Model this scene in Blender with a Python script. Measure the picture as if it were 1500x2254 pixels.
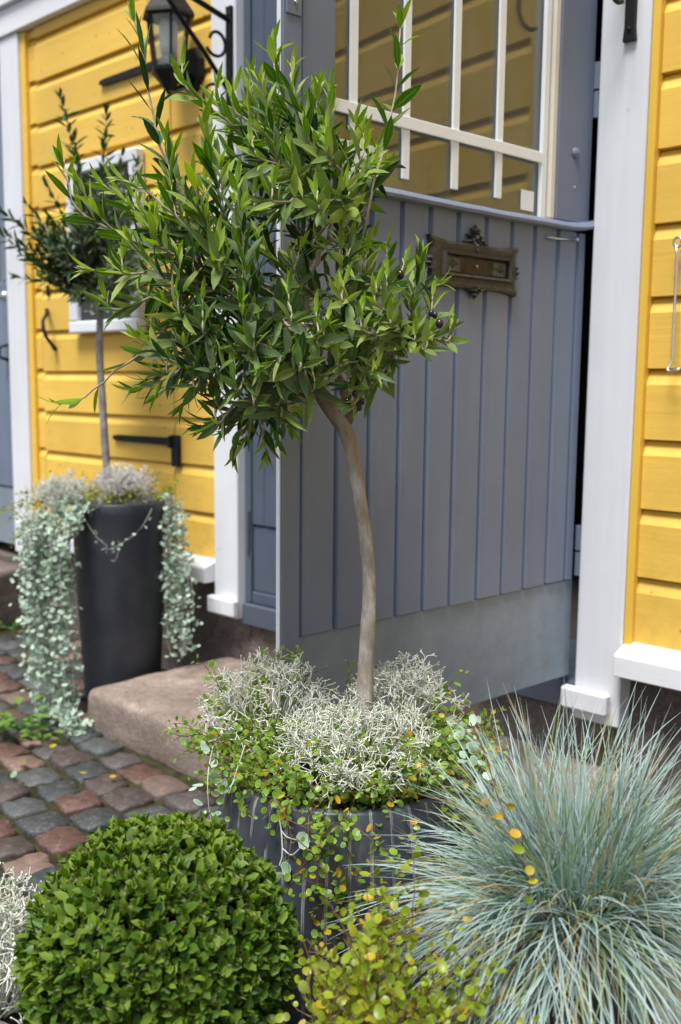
import bpy, bmesh, math, random
import numpy as np
from mathutils import Matrix, Vector, noise

for o in list(bpy.data.objects):
    bpy.data.objects.remove(o, do_unlink=True)
SC = bpy.context.scene
COL = SC.collection
rad = math.radians

# ------------------------------------------------------------------ camera
YAW, PITCH, ROLL = rad(46.7), rad(7.37), rad(.56)
CAM = np.array([0., 0., 1.0])
FWD = np.array([-math.cos(YAW)*math.cos(PITCH), math.sin(YAW)*math.cos(PITCH), -math.sin(PITCH)])
_r = np.array([math.sin(YAW), math.cos(YAW), 0.])
_u = np.cross(_r, FWD)
RGT = math.cos(ROLL)*_r + math.sin(ROLL)*_u
UPV = -math.sin(ROLL)*_r + math.cos(ROLL)*_u
cam_data = bpy.data.cameras.new('camera')
cam = bpy.data.objects.new('camera', cam_data)
COL.objects.link(cam)
cam.matrix_world = Matrix(((RGT[0], UPV[0], -FWD[0], CAM[0]), (RGT[1], UPV[1], -FWD[1], CAM[1]),
                           (RGT[2], UPV[2], -FWD[2], CAM[2]), (0, 0, 0, 1)))
cam_data.sensor_fit = 'VERTICAL'
cam_data.sensor_height = 36.0
cam_data.lens = 35.0
cam_data.clip_start = 0.02
cam_data.clip_end = 400
cam_data.dof.use_dof = True
cam_data.dof.focus_distance = 1.36
cam_data.dof.aperture_fstop = 5.0
SC.camera = cam

# ------------------------------------------------------------------ sky, sun, exposure
SUN_EL, SUN_AZ = rad(66), rad(168)      # soft bright overcast, brighter over the street on the right
w = bpy.data.worlds.new('World'); SC.world = w; w.use_nodes = True
nt = w.node_tree
bg = nt.nodes['Background']
sky = nt.nodes.new('ShaderNodeTexSky'); sky.sky_type = 'NISHITA'; sky.sun_disc = False
sky.sun_elevation = SUN_EL; sky.sun_rotation = SUN_AZ
sky.air_density = 1.0; sky.dust_density = 2.0; sky.ozone_density = 1.0
hs = nt.nodes.new('ShaderNodeHueSaturation'); hs.inputs['Saturation'].default_value = 0.52   # veil of cloud
nt.links.new(sky.outputs[0], hs.inputs['Color']); nt.links.new(hs.outputs[0], bg.inputs[0])
bg.inputs[1].default_value = 0.062
sd = bpy.data.lights.new('sun', 'SUN'); so = bpy.data.objects.new('sun', sd); COL.objects.link(so)
sd.energy = 2.0; sd.angle = rad(22); sd.color = (1.0, .97, .93)
sdir = Vector((math.cos(SUN_EL)*math.sin(SUN_AZ), math.cos(SUN_EL)*math.cos(SUN_AZ), math.sin(SUN_EL)))
so.rotation_euler = sdir.to_track_quat('Z', 'Y').to_euler(); so.location = (2, -3, 6)
SC.view_settings.view_transform = 'Standard'; SC.view_settings.look = 'None'
SC.view_settings.gamma = 1.0; SC.view_settings.use_curve_mapping = False
SC.view_settings.exposure = 1.38

# ------------------------------------------------------------------ helpers
F_PX = 2191.0
def ray(px, py):
    return FWD + RGT*(px-750)/F_PX - UPV*(py-1127)/F_PX
def at(px, py, depth):
    return CAM + ray(px, py)*depth
def onY(px, py, Y):
    d = ray(px, py); return CAM + d*(Y-CAM[1])/d[1]
def onX(px, py, X):
    d = ray(px, py); return CAM + d*(X-CAM[0])/d[0]
def nrm(v):
    v = np.asarray(v, float); return v/(np.linalg.norm(v)+1e-12)

class MB:
    def __init__(s): s.v = []; s.f = []; s.m = []
    def add(s, vs, fs, mi=0):
        b = len(s.v); s.v += [tuple(map(float, p)) for p in vs]
        for f in fs: s.f.append(tuple(i+b for i in f)); s.m.append(mi)
    def box(s, x0, x1, y0, y1, z0, z1, mi=0):
        vs = [(x, y, z) for z in (z0, z1) for y in (y0, y1) for x in (x0, x1)]
        s.add(vs, [(0, 2, 3, 1), (4, 5, 7, 6), (0, 1, 5, 4), (2, 6, 7, 3), (0, 4, 6, 2), (1, 3, 7, 5)], mi)
    def tube(s, pts, radii, n=6, cap=True, mi=0):
        pts = [np.array(p, float) for p in pts]
        if not hasattr(radii, '__len__'): radii = [radii]*len(pts)
        vs = []; a = None
        for i, p in enumerate(pts):
            t = nrm(pts[min(i+1, len(pts)-1)] - pts[max(i-1, 0)])
            if a is None:
                a = np.cross(t, (0, 0, 1.)) if abs(t[2]) < .9 else np.cross(t, (1., 0, 0))
            a = nrm(a - t*np.dot(a, t)); b = np.cross(t, a)
            for k in range(n):
                th = 2*math.pi*k/n
                vs.append(p + radii[i]*(a*math.cos(th) + b*math.sin(th)))
        fs = [(i*n+k, i*n+(k+1) % n, (i+1)*n+(k+1) % n, (i+1)*n+k) for i in range(len(pts)-1) for k in range(n)]
        if cap:
            fs.append(tuple(range(n))[::-1]); fs.append(tuple((len(pts)-1)*n+k for k in range(n)))
        s.add(vs, fs, mi)
    def lathe(s, prof, c=(0, 0, 0), n=32, mi=0, rfun=None):
        vs = []
        for r, z in prof:
            for k in range(n):
                th = 2*math.pi*k/n
                rr = r*(rfun(k, z) if rfun else 1)
                vs.append((c[0]+rr*math.cos(th), c[1]+rr*math.sin(th), c[2]+z))
        fs = [(i*n+k, i*n+(k+1) % n, (i+1)*n+(k+1) % n, (i+1)*n+k) for i in range(len(prof)-1) for k in range(n)]
        s.add(vs, fs, mi)
    def ball(s, c, r, seg=8, rings=5, sq=(1, 1, 1), mi=0):
        vs = [(c[0], c[1], c[2]-r*sq[2])]
        for i in range(1, rings):
            ph = -math.pi/2 + math.pi*i/rings
            for k in range(seg):
                th = 2*math.pi*k/seg
                vs.append((c[0]+r*sq[0]*math.cos(ph)*math.cos(th), c[1]+r*sq[1]*math.cos(ph)*math.sin(th), c[2]+r*sq[2]*math.sin(ph)))
        vs.append((c[0], c[1], c[2]+r*sq[2])); L = len(vs)-1
        fs = [(0, 1+(k+1) % seg, 1+k) for k in range(seg)]
        for i in range(rings-2):
            fs += [(1+i*seg+k, 1+i*seg+(k+1) % seg, 1+(i+1)*seg+(k+1) % seg, 1+(i+1)*seg+k) for k in range(seg)]
        fs += [(L, 1+(rings-2)*seg+k, 1+(rings-2)*seg+(k+1) % seg) for k in range(seg)]
        s.add(vs, fs, mi)
    def build(s, name, mats, parent=None, smooth=False, bevel=0, bseg=1):
        me = bpy.data.meshes.new(name)
        if bevel:
            bm = bmesh.new(); vv = [bm.verts.new(p) for p in s.v]
            for f, m in zip(s.f, s.m):
                ff = bm.faces.new([vv[i] for i in f]); ff.material_index = m
            bmesh.ops.recalc_face_normals(bm, faces=bm.faces)
            bmesh.ops.bevel(bm, geom=list(bm.edges), offset=bevel, segments=bseg, affect='EDGES', profile=.5)
            bm.to_mesh(me); bm.free()
        else:
            me.from_pydata(s.v, [], s.f); me.polygons.foreach_set('material_index', s.m)
            bm = bmesh.new(); bm.from_mesh(me); bmesh.ops.recalc_face_normals(bm, faces=bm.faces); bm.to_mesh(me); bm.free()
        if smooth: me.polygons.foreach_set('use_smooth', [True]*len(me.polygons))
        return obj(name, me, mats, parent)

def obj(name, me, mats=None, parent=None):
    o = bpy.data.objects.new(name, me)
    if mats is not None:
        if not isinstance(mats, (list, tuple)): mats = [mats]
        if len(me.materials) == 0:
            for m in mats: me.materials.append(m)
    COL.objects.link(o)
    if parent is not None: attach(o, parent)
    return o
INV = {}
def attach(o, parent):
    o.parent = parent
    o.matrix_parent_inverse = INV.get(parent.name, Matrix.Identity(4))
def thing(name, label, cat, loc=(0, 0, 0), group=None, kind=None, mat=None):
    o = bpy.data.objects.new(name, None); COL.objects.link(o); o.empty_display_size = .05
    if mat is None:
        o.location = loc; INV[o.name] = Matrix.Translation(-Vector(loc))
    else:
        o.matrix_world = mat @ Matrix.Translation(Vector(loc)); INV[o.name] = Matrix.Translation(-Vector(loc))
    o['label'] = label; o['category'] = cat
    if group: o['group'] = group
    if kind: o['kind'] = kind
    return o
def boxo(name, x0, x1, y0, y1, z0, z1, mat, parent, bevel=.003):
    b = MB(); b.box(x0, x1, y0, y1, z0, z1); return b.build(name, mat, parent, bevel=bevel)

# ------------------------------------------------------------------ materials
def N(nt, t, **kw):
    n = nt.nodes.new(t)
    for k, v in kw.items():
        if k in n.inputs: n.inputs[k].default_value = v
        else: setattr(n, k, v)
    return n
def new_mat(name):
    m = bpy.data.materials.new(name); m.use_nodes = True
    return m, m.node_tree, m.node_tree.nodes['Principled BSDF']
def ramp(nt, fac, stops):
    r = nt.nodes.new('ShaderNodeValToRGB'); nt.links.new(fac, r.inputs[0])
    e = r.color_ramp.elements
    while len(e) < len(stops): e.new(.5)
    for el, (p, c) in zip(e, stops):
        el.position = p; el.color = (*c, 1) if len(c) == 3 else c
    return r.outputs[0]
def mixc(nt, fac, a, b, mode='MIX'):
    m = nt.nodes.new('ShaderNodeMix'); m.data_type = 'RGBA'; m.blend_type = mode
    for sock, v in ((m.inputs[0], fac), (m.inputs[6], a), (m.inputs[7], b)):
        if hasattr(v, 'links') or isinstance(v, bpy.types.NodeSocket): nt.links.new(v, sock)
        elif isinstance(v, (int, float)): sock.default_value = v
        else: sock.default_value = (*v, 1)
    return m.outputs[2]
def math_n(nt, op, a, b=None):
    m = nt.nodes.new('ShaderNodeMath'); m.operation = op
    for i, v in enumerate((a, b)):
        if v is None: continue
        if isinstance(v, (int, float)): m.inputs[i].default_value = v
        else: nt.links.new(v, m.inputs[i])
    return m.outputs[0]
def coords(nt, scale=(1, 1, 1), kind='Object'):
    tc = nt.nodes.new('ShaderNodeTexCoord'); mp = nt.nodes.new('ShaderNodeMapping')
    nt.links.new(tc.outputs[kind], mp.inputs[0]); mp.inputs['Scale'].default_value = scale
    return mp.outputs[0]
def noise_t(nt, vec, scale, detail=5, rough=.6, dist=0):
    n = N(nt, 'ShaderNodeTexNoise', Scale=scale, Detail=detail, Roughness=rough, Distortion=dist)
    nt.links.new(vec, n.inputs['Vector']); return n.outputs['Fac']
def bump(nt, bs, h, strength, dist=.002):
    b = N(nt, 'ShaderNodeBump', Strength=strength, Distance=dist)
    nt.links.new(h, b.inputs['Height'])
    if bs.inputs['Normal'].links: nt.links.new(bs.inputs['Normal'].links[0].from_socket, b.inputs['Normal'])
    nt.links.new(b.outputs[0], bs.inputs['Normal'])

def paint(name, col, grain=(3, 90, 90), rough=.5, vary=.10, chips=None, chip_amt=.68, spots=None, bumpk=.35, spec=.25, dust=None, dirt=None, nails=None):
    """Brush-painted timber: colour drift, wood grain relief, small chips and specks."""
    m, nt, bs = new_mat(name)
    v = coords(nt); g = coords(nt, grain)
    big = noise_t(nt, v, 2.2, 4); fine = noise_t(nt, g, 1.0, 6, .65, .4)
    oi = nt.nodes.new('ShaderNodeObjectInfo')
    dk = tuple(c*(1-vary*1.6) for c in col); lt = tuple(min(1, c*(1+vary)) for c in col)
    c = ramp(nt, big, [(.3, dk), (.7, lt)])
    tone = math_n(nt, 'MULTIPLY_ADD', oi.outputs['Random'], .13); tone.node.inputs[2].default_value = .935
    hsv = nt.nodes.new('ShaderNodeHueSaturation'); nt.links.new(c, hsv.inputs['Color']); nt.links.new(tone, hsv.inputs['Value'])
    c = hsv.outputs[0]
    gr = ramp(nt, fine, [(.35, (.90, .90, .90)), (.62, (1, 1, 1))])
    c = mixc(nt, .55, c, gr, 'MULTIPLY')
    if dust:
        dn = noise_t(nt, coords(nt, (1, 1, .35)), 7, 6, .7)
        c = mixc(nt, ramp(nt, dn, [(.5, (0, 0, 0)), (.75, (.5, .5, .5))]), c, dust)
    if spots:
        vo = N(nt, 'ShaderNodeTexVoronoi', Scale=spots[1]); nt.links.new(v, vo.inputs['Vector'])
        sp = ramp(nt, vo.outputs['Distance'], [(.0, (1, 1, 1)), (.05, (1, 1, 1)), (.09, (0, 0, 0))])
        gate = ramp(nt, vo.outputs['Color'], [(.42, (0, 0, 0)), (.5, (1, 1, 1))])
        c = mixc(nt, mixc(nt, 1.0, sp, gate, 'MULTIPLY'), c, spots[0])
    if chips:
        cn = noise_t(nt, coords(nt, (38, 38, 15)), 1.0, 7, .75)
        cm = ramp(nt, cn, [(chip_amt, (0, 0, 0)), (chip_amt+.03, (1, 1, 1))])
        c = mixc(nt, cm, c, chips)
    if nails:
        sx_ = nt.nodes.new('ShaderNodeSeparateXYZ'); nt.links.new(v, sx_.inputs[0])
        fx = math_n(nt, 'MULTIPLY', math_n(nt, 'SUBTRACT', math_n(nt, 'FRACT', math_n(nt, 'DIVIDE', sx_.outputs['X'], .57)), .5), .57)
        fz = math_n(nt, 'MULTIPLY', math_n(nt, 'SUBTRACT', math_n(nt, 'FRACT', math_n(nt, 'DIVIDE', math_n(nt, 'SUBTRACT', sx_.outputs['Z'], .997), .1536)), .5), .1536)
        dd2 = math_n(nt, 'SQRT', math_n(nt, 'ADD', math_n(nt, 'MULTIPLY', fx, fx), math_n(nt, 'MULTIPLY', fz, fz)))
        c = mixc(nt, ramp(nt, dd2, [(.0022, (.8, .8, .8)), (.0042, (0, 0, 0))]), c, nails)
    if dirt:
        sz_ = nt.nodes.new('ShaderNodeSeparateXYZ'); nt.links.new(v, sz_.inputs[0])
        mr = nt.nodes.new('ShaderNodeMapRange'); mr.inputs[1].default_value = .95; mr.inputs[2].default_value = .35; nt.links.new(sz_.outputs['Z'], mr.inputs[0])
        dn2 = ramp(nt, noise_t(nt, v, 24, 7, .75), [(.46, (0, 0, 0)), (.72, (.6, .6, .6))])
        c = mixc(nt, math_n(nt, 'MULTIPLY', dn2, mr.outputs[0]), c, dirt)
    nt.links.new(c, bs.inputs['Base Color'])
    rn = noise_t(nt, v, 14, 4)
    rr = ramp(nt, rn, [(.3, (rough-.1,)*3), (.7, (rough+.12,)*3)])
    nt.links.new(rr, bs.inputs['Roughness'])
    bs.inputs['Specular IOR Level'].default_value = spec
    bump(nt, bs, fine, bumpk, .0025)
    bump(nt, bs, noise_t(nt, v, 45, 4), bumpk*.5, .002)
    return m
def plain(name, col, col2=None, scale=20, rough=.6, metal=0, bk=.2, bscale=60, spec=.5, lo=.35, hi=.65, detail=6):
    m, nt, bs = new_mat(name)
    v = coords(nt)
    n = noise_t(nt, v, scale, detail)
    nt.links.new(ramp(nt, n, [(lo, col), (hi, col2 or col)]), bs.inputs['Base Color'])
    bs.inputs['Roughness'].default_value = rough; bs.inputs['Metallic'].default_value = metal
    bs.inputs['Specular IOR Level'].default_value = spec
    if bk: bump(nt, bs, noise_t(nt, v, bscale, 6, .7), bk, .003)
    return m
def granite(name, c1, c2, c3, moss=None, bk=.8, sc=1.0):
    m, nt, bs = new_mat(name)
    v = coords(nt)
    big = noise_t(nt, v, 6*sc, 5); sp = noise_t(nt, v, 130*sc, 3, .8); md = noise_t(nt, v, 34*sc, 5, .7)
    c = ramp(nt, md, [(.32, c1), (.6, c2)])
    c = mixc(nt, ramp(nt, sp, [(.5, (0, 0, 0)), (.66, (.8, .8, .8))]), c, c3)
    c = mixc(nt, ramp(nt, sp, [(.3, (.75, .75, .75)), (.42, (0, 0, 0))]), c, tuple(x*.3 for x in c1))
    c = mixc(nt, ramp(nt, big, [(.42, (.55, .55, .55)), (.66, (0, 0, 0))]), c, tuple(x*.62 for x in c1))
    if moss: c = mixc(nt, ramp(nt, noise_t(nt, v, 9, 6, .7), [(.56, (0, 0, 0)), (.72, (.7, .7, .7))]), c, moss)
    nt.links.new(c, bs.inputs['Base Color']); bs.inputs['Roughness'].default_value = .8
    bump(nt, bs, md, bk, .006); bump(nt, bs, sp, bk*.5, .002)
    return m
def cobble_mat():
    m, nt, bs = new_mat('cobble_stone')
    v = coords(nt)
    oi = nt.nodes.new('ShaderNodeObjectInfo'); ge = nt.nodes.new('ShaderNodeNewGeometry')
    r = math_n(nt, 'FRACT', math_n(nt, 'ADD', oi.outputs['Random'], ge.outputs['Random Per Island']))
    base = nt.nodes.new('ShaderNodeValToRGB'); nt.links.new(r, base.inputs[0]); base.color_ramp.interpolation = 'CONSTANT'
    pal = [(.0, (.075, .088, .092)), (.16, (.19, .115, .095)), (.30, (.085, .097, .10)), (.42, (.13, .095, .085)), (.55, (.36, .235, .19)),
           (.64, (.135, .15, .155)), (.76, (.19, .095, .075)), (.86, (.15, .13, .125)), (.94, (.27, .19, .155))]
    e = base.color_ramp.elements
    while len(e) < len(pal): e.new(.5)
    for el, (p, c) in zip(e, pal): el.position = p; el.color = (*c, 1)
    md = noise_t(nt, v, 30, 6, .7); sp = noise_t(nt, v, 150, 3, .8)
    c = mixc(nt, .9, base.outputs[0], ramp(nt, md, [(.3, (.22, .215, .21)), (.68, (.66, .645, .63))]), 'MULTIPLY')
    c = mixc(nt, ramp(nt, sp, [(.56, (0, 0, 0)), (.7, (.45, .45, .45))]), c, (.42, .38, .35))
    nt.links.new(c, bs.inputs['Base Color']); bs.inputs['Roughness'].default_value = .5
    bump(nt, bs, noise_t(nt, v, 60, 6, .7), .7, .004); bump(nt, bs, sp, .4, .002)
    return m
def leaf_mat(name, tops, under, rough=.42, transl=.28, edge=None, spec=.5, rib=None, dry=None):
    """Leaf: upper side from a palette by leaf, paler underside, lighter margin and midrib, some light coming through."""
    m, nt, bs = new_mat(name)
    oi = nt.nodes.new('ShaderNodeObjectInfo'); ge = nt.nodes.new('ShaderNodeNewGeometry')
    r = math_n(nt, 'FRACT', math_n(nt, 'ADD', oi.outputs['Random'], ge.outputs['Random Per Island']))
    c = ramp(nt, r, [(i/max(1, len(tops)-1), t) for i, t in enumerate(tops)])
    v = coords(nt); mot = noise_t(nt, v, 120, 3)
    c = mixc(nt, .6, c, ramp(nt, mot, [(.3, (.75, .75, .75)), (.7, (1.15, 1.15, 1.1))]), 'MULTIPLY')
    a = nt.nodes.new('ShaderNodeAttribute'); a.attribute_name = 'lu'
    if rib: c = mixc(nt, ramp(nt, a.outputs['Fac'], [(.03, (.7, .7, .7)), (.16, (0, 0, 0))]), c, rib)
    c = mixc(nt, ge.outputs['Backfacing'], c, under)
    if edge: c = mixc(nt, ramp(nt, a.outputs['Fac'], [(.8, (0, 0, 0)), (.97, (.75, .75, .75))]), c, edge)
    nt.links.new(c, bs.inputs['Base Color'])
    bs.inputs['Specular IOR Level'].default_value = spec
    rr = math_n(nt, 'MULTIPLY_ADD', ge.outputs['Backfacing'], .25); rr.node.inputs[2].default_value = rough
    nt.links.new(rr, bs.inputs['Roughness'])
    tr = nt.nodes.new('ShaderNodeBsdfTranslucent')
    hv = N(nt, 'ShaderNodeHueSaturation', Saturation=1.15, Value=1.3); nt.links.new(c, hv.inputs['Color']); nt.links.new(hv.outputs[0], tr.inputs[0])
    mx = nt.nodes.new('ShaderNodeMixShader'); mx.inputs[0].default_value = transl
    nt.links.new(bs.outputs[0], mx.inputs[1]); nt.links.new(tr.outputs[0], mx.inputs[2])
    nt.links.new(mx.outputs[0], nt.nodes['Material Output'].inputs[0])
    return m
def glass_mat(name, ior, tint=(.93, .95, .94)):
    m, nt, bs = new_mat(name); nt.nodes.remove(bs)
    ge = nt.nodes.new('ShaderNodeNewGeometry')
    ex = math_n(nt, 'MULTIPLY_ADD', ge.outputs['Backfacing'], -2.0); ex.node.inputs[2].default_value = 1.0
    io = math_n(nt, 'POWER', ior, ex)
    fr = nt.nodes.new('ShaderNodeFresnel'); nt.links.new(io, fr.inputs[0])
    t = nt.nodes.new('ShaderNodeBsdfTransparent'); t.inputs[0].default_value = (*tint, 1)
    g = nt.nodes.new('ShaderNodeBsdfGlossy'); g.inputs['Roughness'].default_value = .012
    nt.links.new(noise_bump(nt, 3.0, .06), g.inputs['Normal'])
    mx = nt.nodes.new('ShaderNodeMixShader')
    nt.links.new(fr.outputs[0], mx.inputs[0]); nt.links.new(t.outputs[0], mx.inputs[1]); nt.links.new(g.outputs[0], mx.inputs[2])
    df = nt.nodes.new('ShaderNodeBsdfDiffuse'); df.inputs[0].default_value = (.5, .55, .5, 1)
    m2 = nt.nodes.new('ShaderNodeMixShader')
    dn = ramp(nt, noise_t(nt, coords(nt, (1, 1, .5)), 9, 6, .7), [(.35, (.05,)*3), (.75, (.12,)*3)])
    nt.links.new(dn, m2.inputs[0]); nt.links.new(mx.outputs[0], m2.inputs[1]); nt.links.new(df.outputs[0], m2.inputs[2])
    nt.links.new(m2.outputs[0], nt.nodes['Material Output'].inputs[0])
    return m
def noise_bump(nt, scale, strength):
    b = N(nt, 'ShaderNodeBump', Strength=strength, Distance=.01)
    nt.links.new(noise_t(nt, coords(nt), scale, 2), b.inputs['Height']); return b.outputs[0]

M = {}
M['yellow'] = paint('yellow_paint', (.80, .515, .098), (2.5, 60, 60), .48, .07, spots=((.42, .22, .04), 17), bumpk=.34, dirt=(.46, .29, .075), nails=(.36, .20, .05))
M['yellow_trim'] = paint('yellow_paint_edge', (.80, .50, .07), (60, 60, 3), .48, .06)
M['white'] = paint('white_paint', (.75, .772, .815), (60, 60, 2.5), .45, .05, spots=((.55, .54, .53), 14), bumpk=.22)
M['white_h'] = paint('white_paint_flat_boards', (.75, .765, .80), (2.5, 60, 60), .45, .05, spots=((.42, .38, .33), 15), bumpk=.25, chips=(.36, .33, .29), chip_amt=.735)
M['cream'] = paint('cream_paint', (.68, .64, .54), (60, 60, 3), .55, .10, chips=(.30, .25, .2), chip_amt=.66)
M['edge_white'] = paint('worn_white_edge', (.70, .73, .76), (60, 60, 3), .5, .12, chips=(.20, .21, .24), chip_amt=.68)
M['grey'] = paint('grey_door_paint', (.176, .214, .298), (70, 70, 2.2), .46, .09, chips=(.40, .42, .46), chip_amt=.70, bumpk=.34, dirt=(.20, .21, .23), dust=(.225, .258, .33))
M['grey_frame'] = paint('grey_frame_paint', (.166, .196, .262), (70, 70, 2.2), .42, .10, chips=(.40, .40, .42), chip_amt=.75, bumpk=.22)
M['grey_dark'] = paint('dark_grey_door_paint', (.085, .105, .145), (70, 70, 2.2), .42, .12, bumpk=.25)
M['kick'] = paint('painted_steel_plate', (.235, .29, .345), (5, 5, 14), .40, .14, chips=(.42, .44, .46), chip_amt=.715, bumpk=.08, dust=(.36, .39, .42), dirt=(.17, .17, .165))
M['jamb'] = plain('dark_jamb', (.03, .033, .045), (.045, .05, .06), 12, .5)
M['iron'] = plain('black_iron', (.006, .006, .007), (.014, .013, .012), 60, .55, 0, .35, 140, .28)
M['rusty_iron'] = plain('aged_iron', (.022, .015, .010), (.055, .040, .028), 70, .6, 0, .4, 120, .4)
M['steel'] = plain('galvanised_steel', (.52, .53, .55), (.66, .67, .68), 40, .32, .9, .05, 80)
M['bronze'] = plain('aged_bronze', (.030, .030, .027), (.085, .082, .070), 90, .42, .4, .6, 260, .5, .3, .72)
M['bronze_dark'] = plain('dark_bronze', (.018, .016, .014), (.050, .044, .036), 70, .42, .55, .4, 160)
M['verdigris'] = plain('verdigris_bronze', (.10, .16, .15), (.05, .045, .035), 140, .6, .2, .4, 200)
M['stone'] = granite('foundation_granite', (.09, .07, .058), (.19, .152, .13), (.32, .275, .245), bk=.9)
M['step'] = granite('step_granite', (.20, .15, .12), (.36, .285, .235), (.47, .40, .35), moss=(.12, .105, .055), bk=.8)
M['cobble'] = cobble_mat()
M['ground'] = plain('joint_soil', (.022, .017, .010), (.05, .05, .018), 26, .95, 0, .9, 90, .2, .36, .62, 8)
M['pot'] = plain('planter_dark', (.022, .025, .033), (.040, .044, .055), 9, .42, 0, .12, 50, .5)
M['soil'] = plain('potting_soil', (.015, .010, .007), (.045, .03, .02), 90, .95, 0, 1.0, 120, .2)
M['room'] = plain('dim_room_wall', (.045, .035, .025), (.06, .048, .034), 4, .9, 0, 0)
M['wood'] = plain('brown_wood', (.11, .05, .02), (.17, .08, .035), 18, .5)
M['board'] = plain('chalkboard', (.02, .021, .024), (.035, .036, .04), 8, .6)
M['chalk'] = plain('chalk', (.55, .56, .58), (.75, .75, .75), 30, .9)
M['paper'] = plain('paper_white', (.76, .805, .83), (.82, .86, .88), 12, .6, 0, .05)
M['ink'] = plain('grey_ink', (.22, .27, .30), (.40, .45, .46), 60, .7, 0, 0)
M['glass'] = glass_mat('window_glass', 2.1, (.78, .82, .80))
M['lamp_glass'] = glass_mat('lantern_glass', 1.5)
M['bark'] = None
def bark_mat():
    m, nt, bs = new_mat('olive_bark')
    v = coords(nt); g = coords(nt, (1, 1, .35))
    n1 = noise_t(nt, g, 75, 6, .7); n2 = noise_t(nt, v, 9, 4)
    c = ramp(nt, n1, [(.3, (.19, .155, .12)), (.5, (.33, .29, .245)), (.68, (.50, .465, .42))])
    c = mixc(nt, ramp(nt, n2, [(.5, (0, 0, 0)), (.7, (.6, .6, .6))]), c, (.24, .17, .08))
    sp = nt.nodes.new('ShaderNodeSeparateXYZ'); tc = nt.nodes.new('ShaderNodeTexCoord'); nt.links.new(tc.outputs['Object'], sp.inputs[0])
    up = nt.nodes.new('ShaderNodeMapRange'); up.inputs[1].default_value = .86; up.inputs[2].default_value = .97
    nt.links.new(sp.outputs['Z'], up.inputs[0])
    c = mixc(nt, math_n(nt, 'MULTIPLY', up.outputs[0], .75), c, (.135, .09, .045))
    nt.links.new(c, bs.inputs['Base Color']); bs.inputs['Roughness'].default_value = .75
    bump(nt, bs, n1, .7, .003); return m
M['bark'] = bark_mat()
M['twig'] = plain('olive_twig', (.28, .22, .16), (.42, .36, .29), 60, .7, 0, .3, 200)
M['twig_red'] = plain('wire_stem', (.085, .03, .018), (.17, .065, .035), 60, .5, 0, 0)
M['twig_far'] = plain('far_olive_bark', (.13, .115, .11), (.27, .25, .24), 40, .8, 0, .5, 120)
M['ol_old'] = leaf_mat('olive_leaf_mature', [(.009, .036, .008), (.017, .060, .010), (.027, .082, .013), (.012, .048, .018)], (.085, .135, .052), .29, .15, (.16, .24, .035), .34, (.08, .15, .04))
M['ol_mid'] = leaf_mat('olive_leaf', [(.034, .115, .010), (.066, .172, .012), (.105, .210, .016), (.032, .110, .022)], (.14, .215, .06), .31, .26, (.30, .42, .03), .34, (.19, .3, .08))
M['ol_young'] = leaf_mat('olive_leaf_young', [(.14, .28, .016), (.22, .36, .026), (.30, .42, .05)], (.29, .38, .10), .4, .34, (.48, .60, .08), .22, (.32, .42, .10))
M['far_leaf'] = leaf_mat('far_olive_leaf', [(.016, .048, .014), (.034, .082, .018), (.055, .115, .024), (.02, .058, .026)], (.11, .16, .08), .4, .2, None, .4)
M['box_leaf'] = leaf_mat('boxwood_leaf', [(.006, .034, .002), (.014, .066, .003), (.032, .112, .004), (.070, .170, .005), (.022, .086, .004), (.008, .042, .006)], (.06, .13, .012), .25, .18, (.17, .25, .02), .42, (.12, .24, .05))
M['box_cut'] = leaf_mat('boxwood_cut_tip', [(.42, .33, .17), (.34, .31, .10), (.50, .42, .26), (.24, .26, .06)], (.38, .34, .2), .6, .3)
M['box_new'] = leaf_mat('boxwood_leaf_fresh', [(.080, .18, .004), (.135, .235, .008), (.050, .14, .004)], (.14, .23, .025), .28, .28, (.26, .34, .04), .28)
M['wv_leaf'] = leaf_mat('wire_vine_leaf', [(.13, .26, .022), (.20, .36, .035), (.28, .42, .05), (.10, .22, .03), (.24, .40, .06)], (.26, .38, .10), .36, .34, (.34, .46, .10), .5)
M['wv_yel'] = leaf_mat('wire_vine_leaf_yellow', [(.60, .45, .02), (.42, .40, .03), (.62, .33, .03), (.50, .43, .03)], (.5, .4, .1), .4, .35)
M['wv_olive'] = leaf_mat('wire_vine_leaf_olive', [(.15, .24, .010), (.23, .33, .016), (.31, .38, .02), (.11, .19, .010), (.37, .37, .02)], (.28, .33, .06), .36, .32, (.34, .36, .05), .5)
M['di_leaf'] = leaf_mat('dichondra_leaf', [(.32, .46, .34), (.47, .61, .49), (.20, .33, .21), (.60, .70, .61)], (.40, .48, .38), .6, .16, (.55, .62, .55), .25)
M['weed'] = leaf_mat('weed_leaf', [(.07, .22, .012), (.12, .30, .02), (.05, .17, .012)], (.16, .3, .05), .4, .35)
M['fescue'] = leaf_mat('fescue_blade', [(.19, .30, .28), (.33, .45, .44), (.46, .57, .57), (.26, .40, .33), (.15, .28, .17), (.56, .66, .67)], (.36, .47, .45), .55, .12, None, .15)
M['fescue_green'] = leaf_mat('fescue_blade_green', [(.14, .26, .10), (.22, .34, .13), (.30, .38, .12)], (.25, .35, .15), .5, .2)
M['straw'] = leaf_mat('fescue_blade_dry', [(.50, .36, .13), (.42, .30, .12), (.56, .45, .22)], (.5, .4, .2), .6, .25)
M['cushion'] = leaf_mat('cushion_stem', [(.62, .65, .54), (.76, .78, .70), (.84, .85, .79), (.50, .55, .41), (.80, .81, .74)], (.75, .78, .72), .8, .10, None, .2)
M['cushion_far'] = leaf_mat('far_cushion_stem', [(.58, .56, .53), (.70, .68, .66), (.76, .75, .73)], (.55, .55, .53), .8, .06, None, .2)
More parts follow.
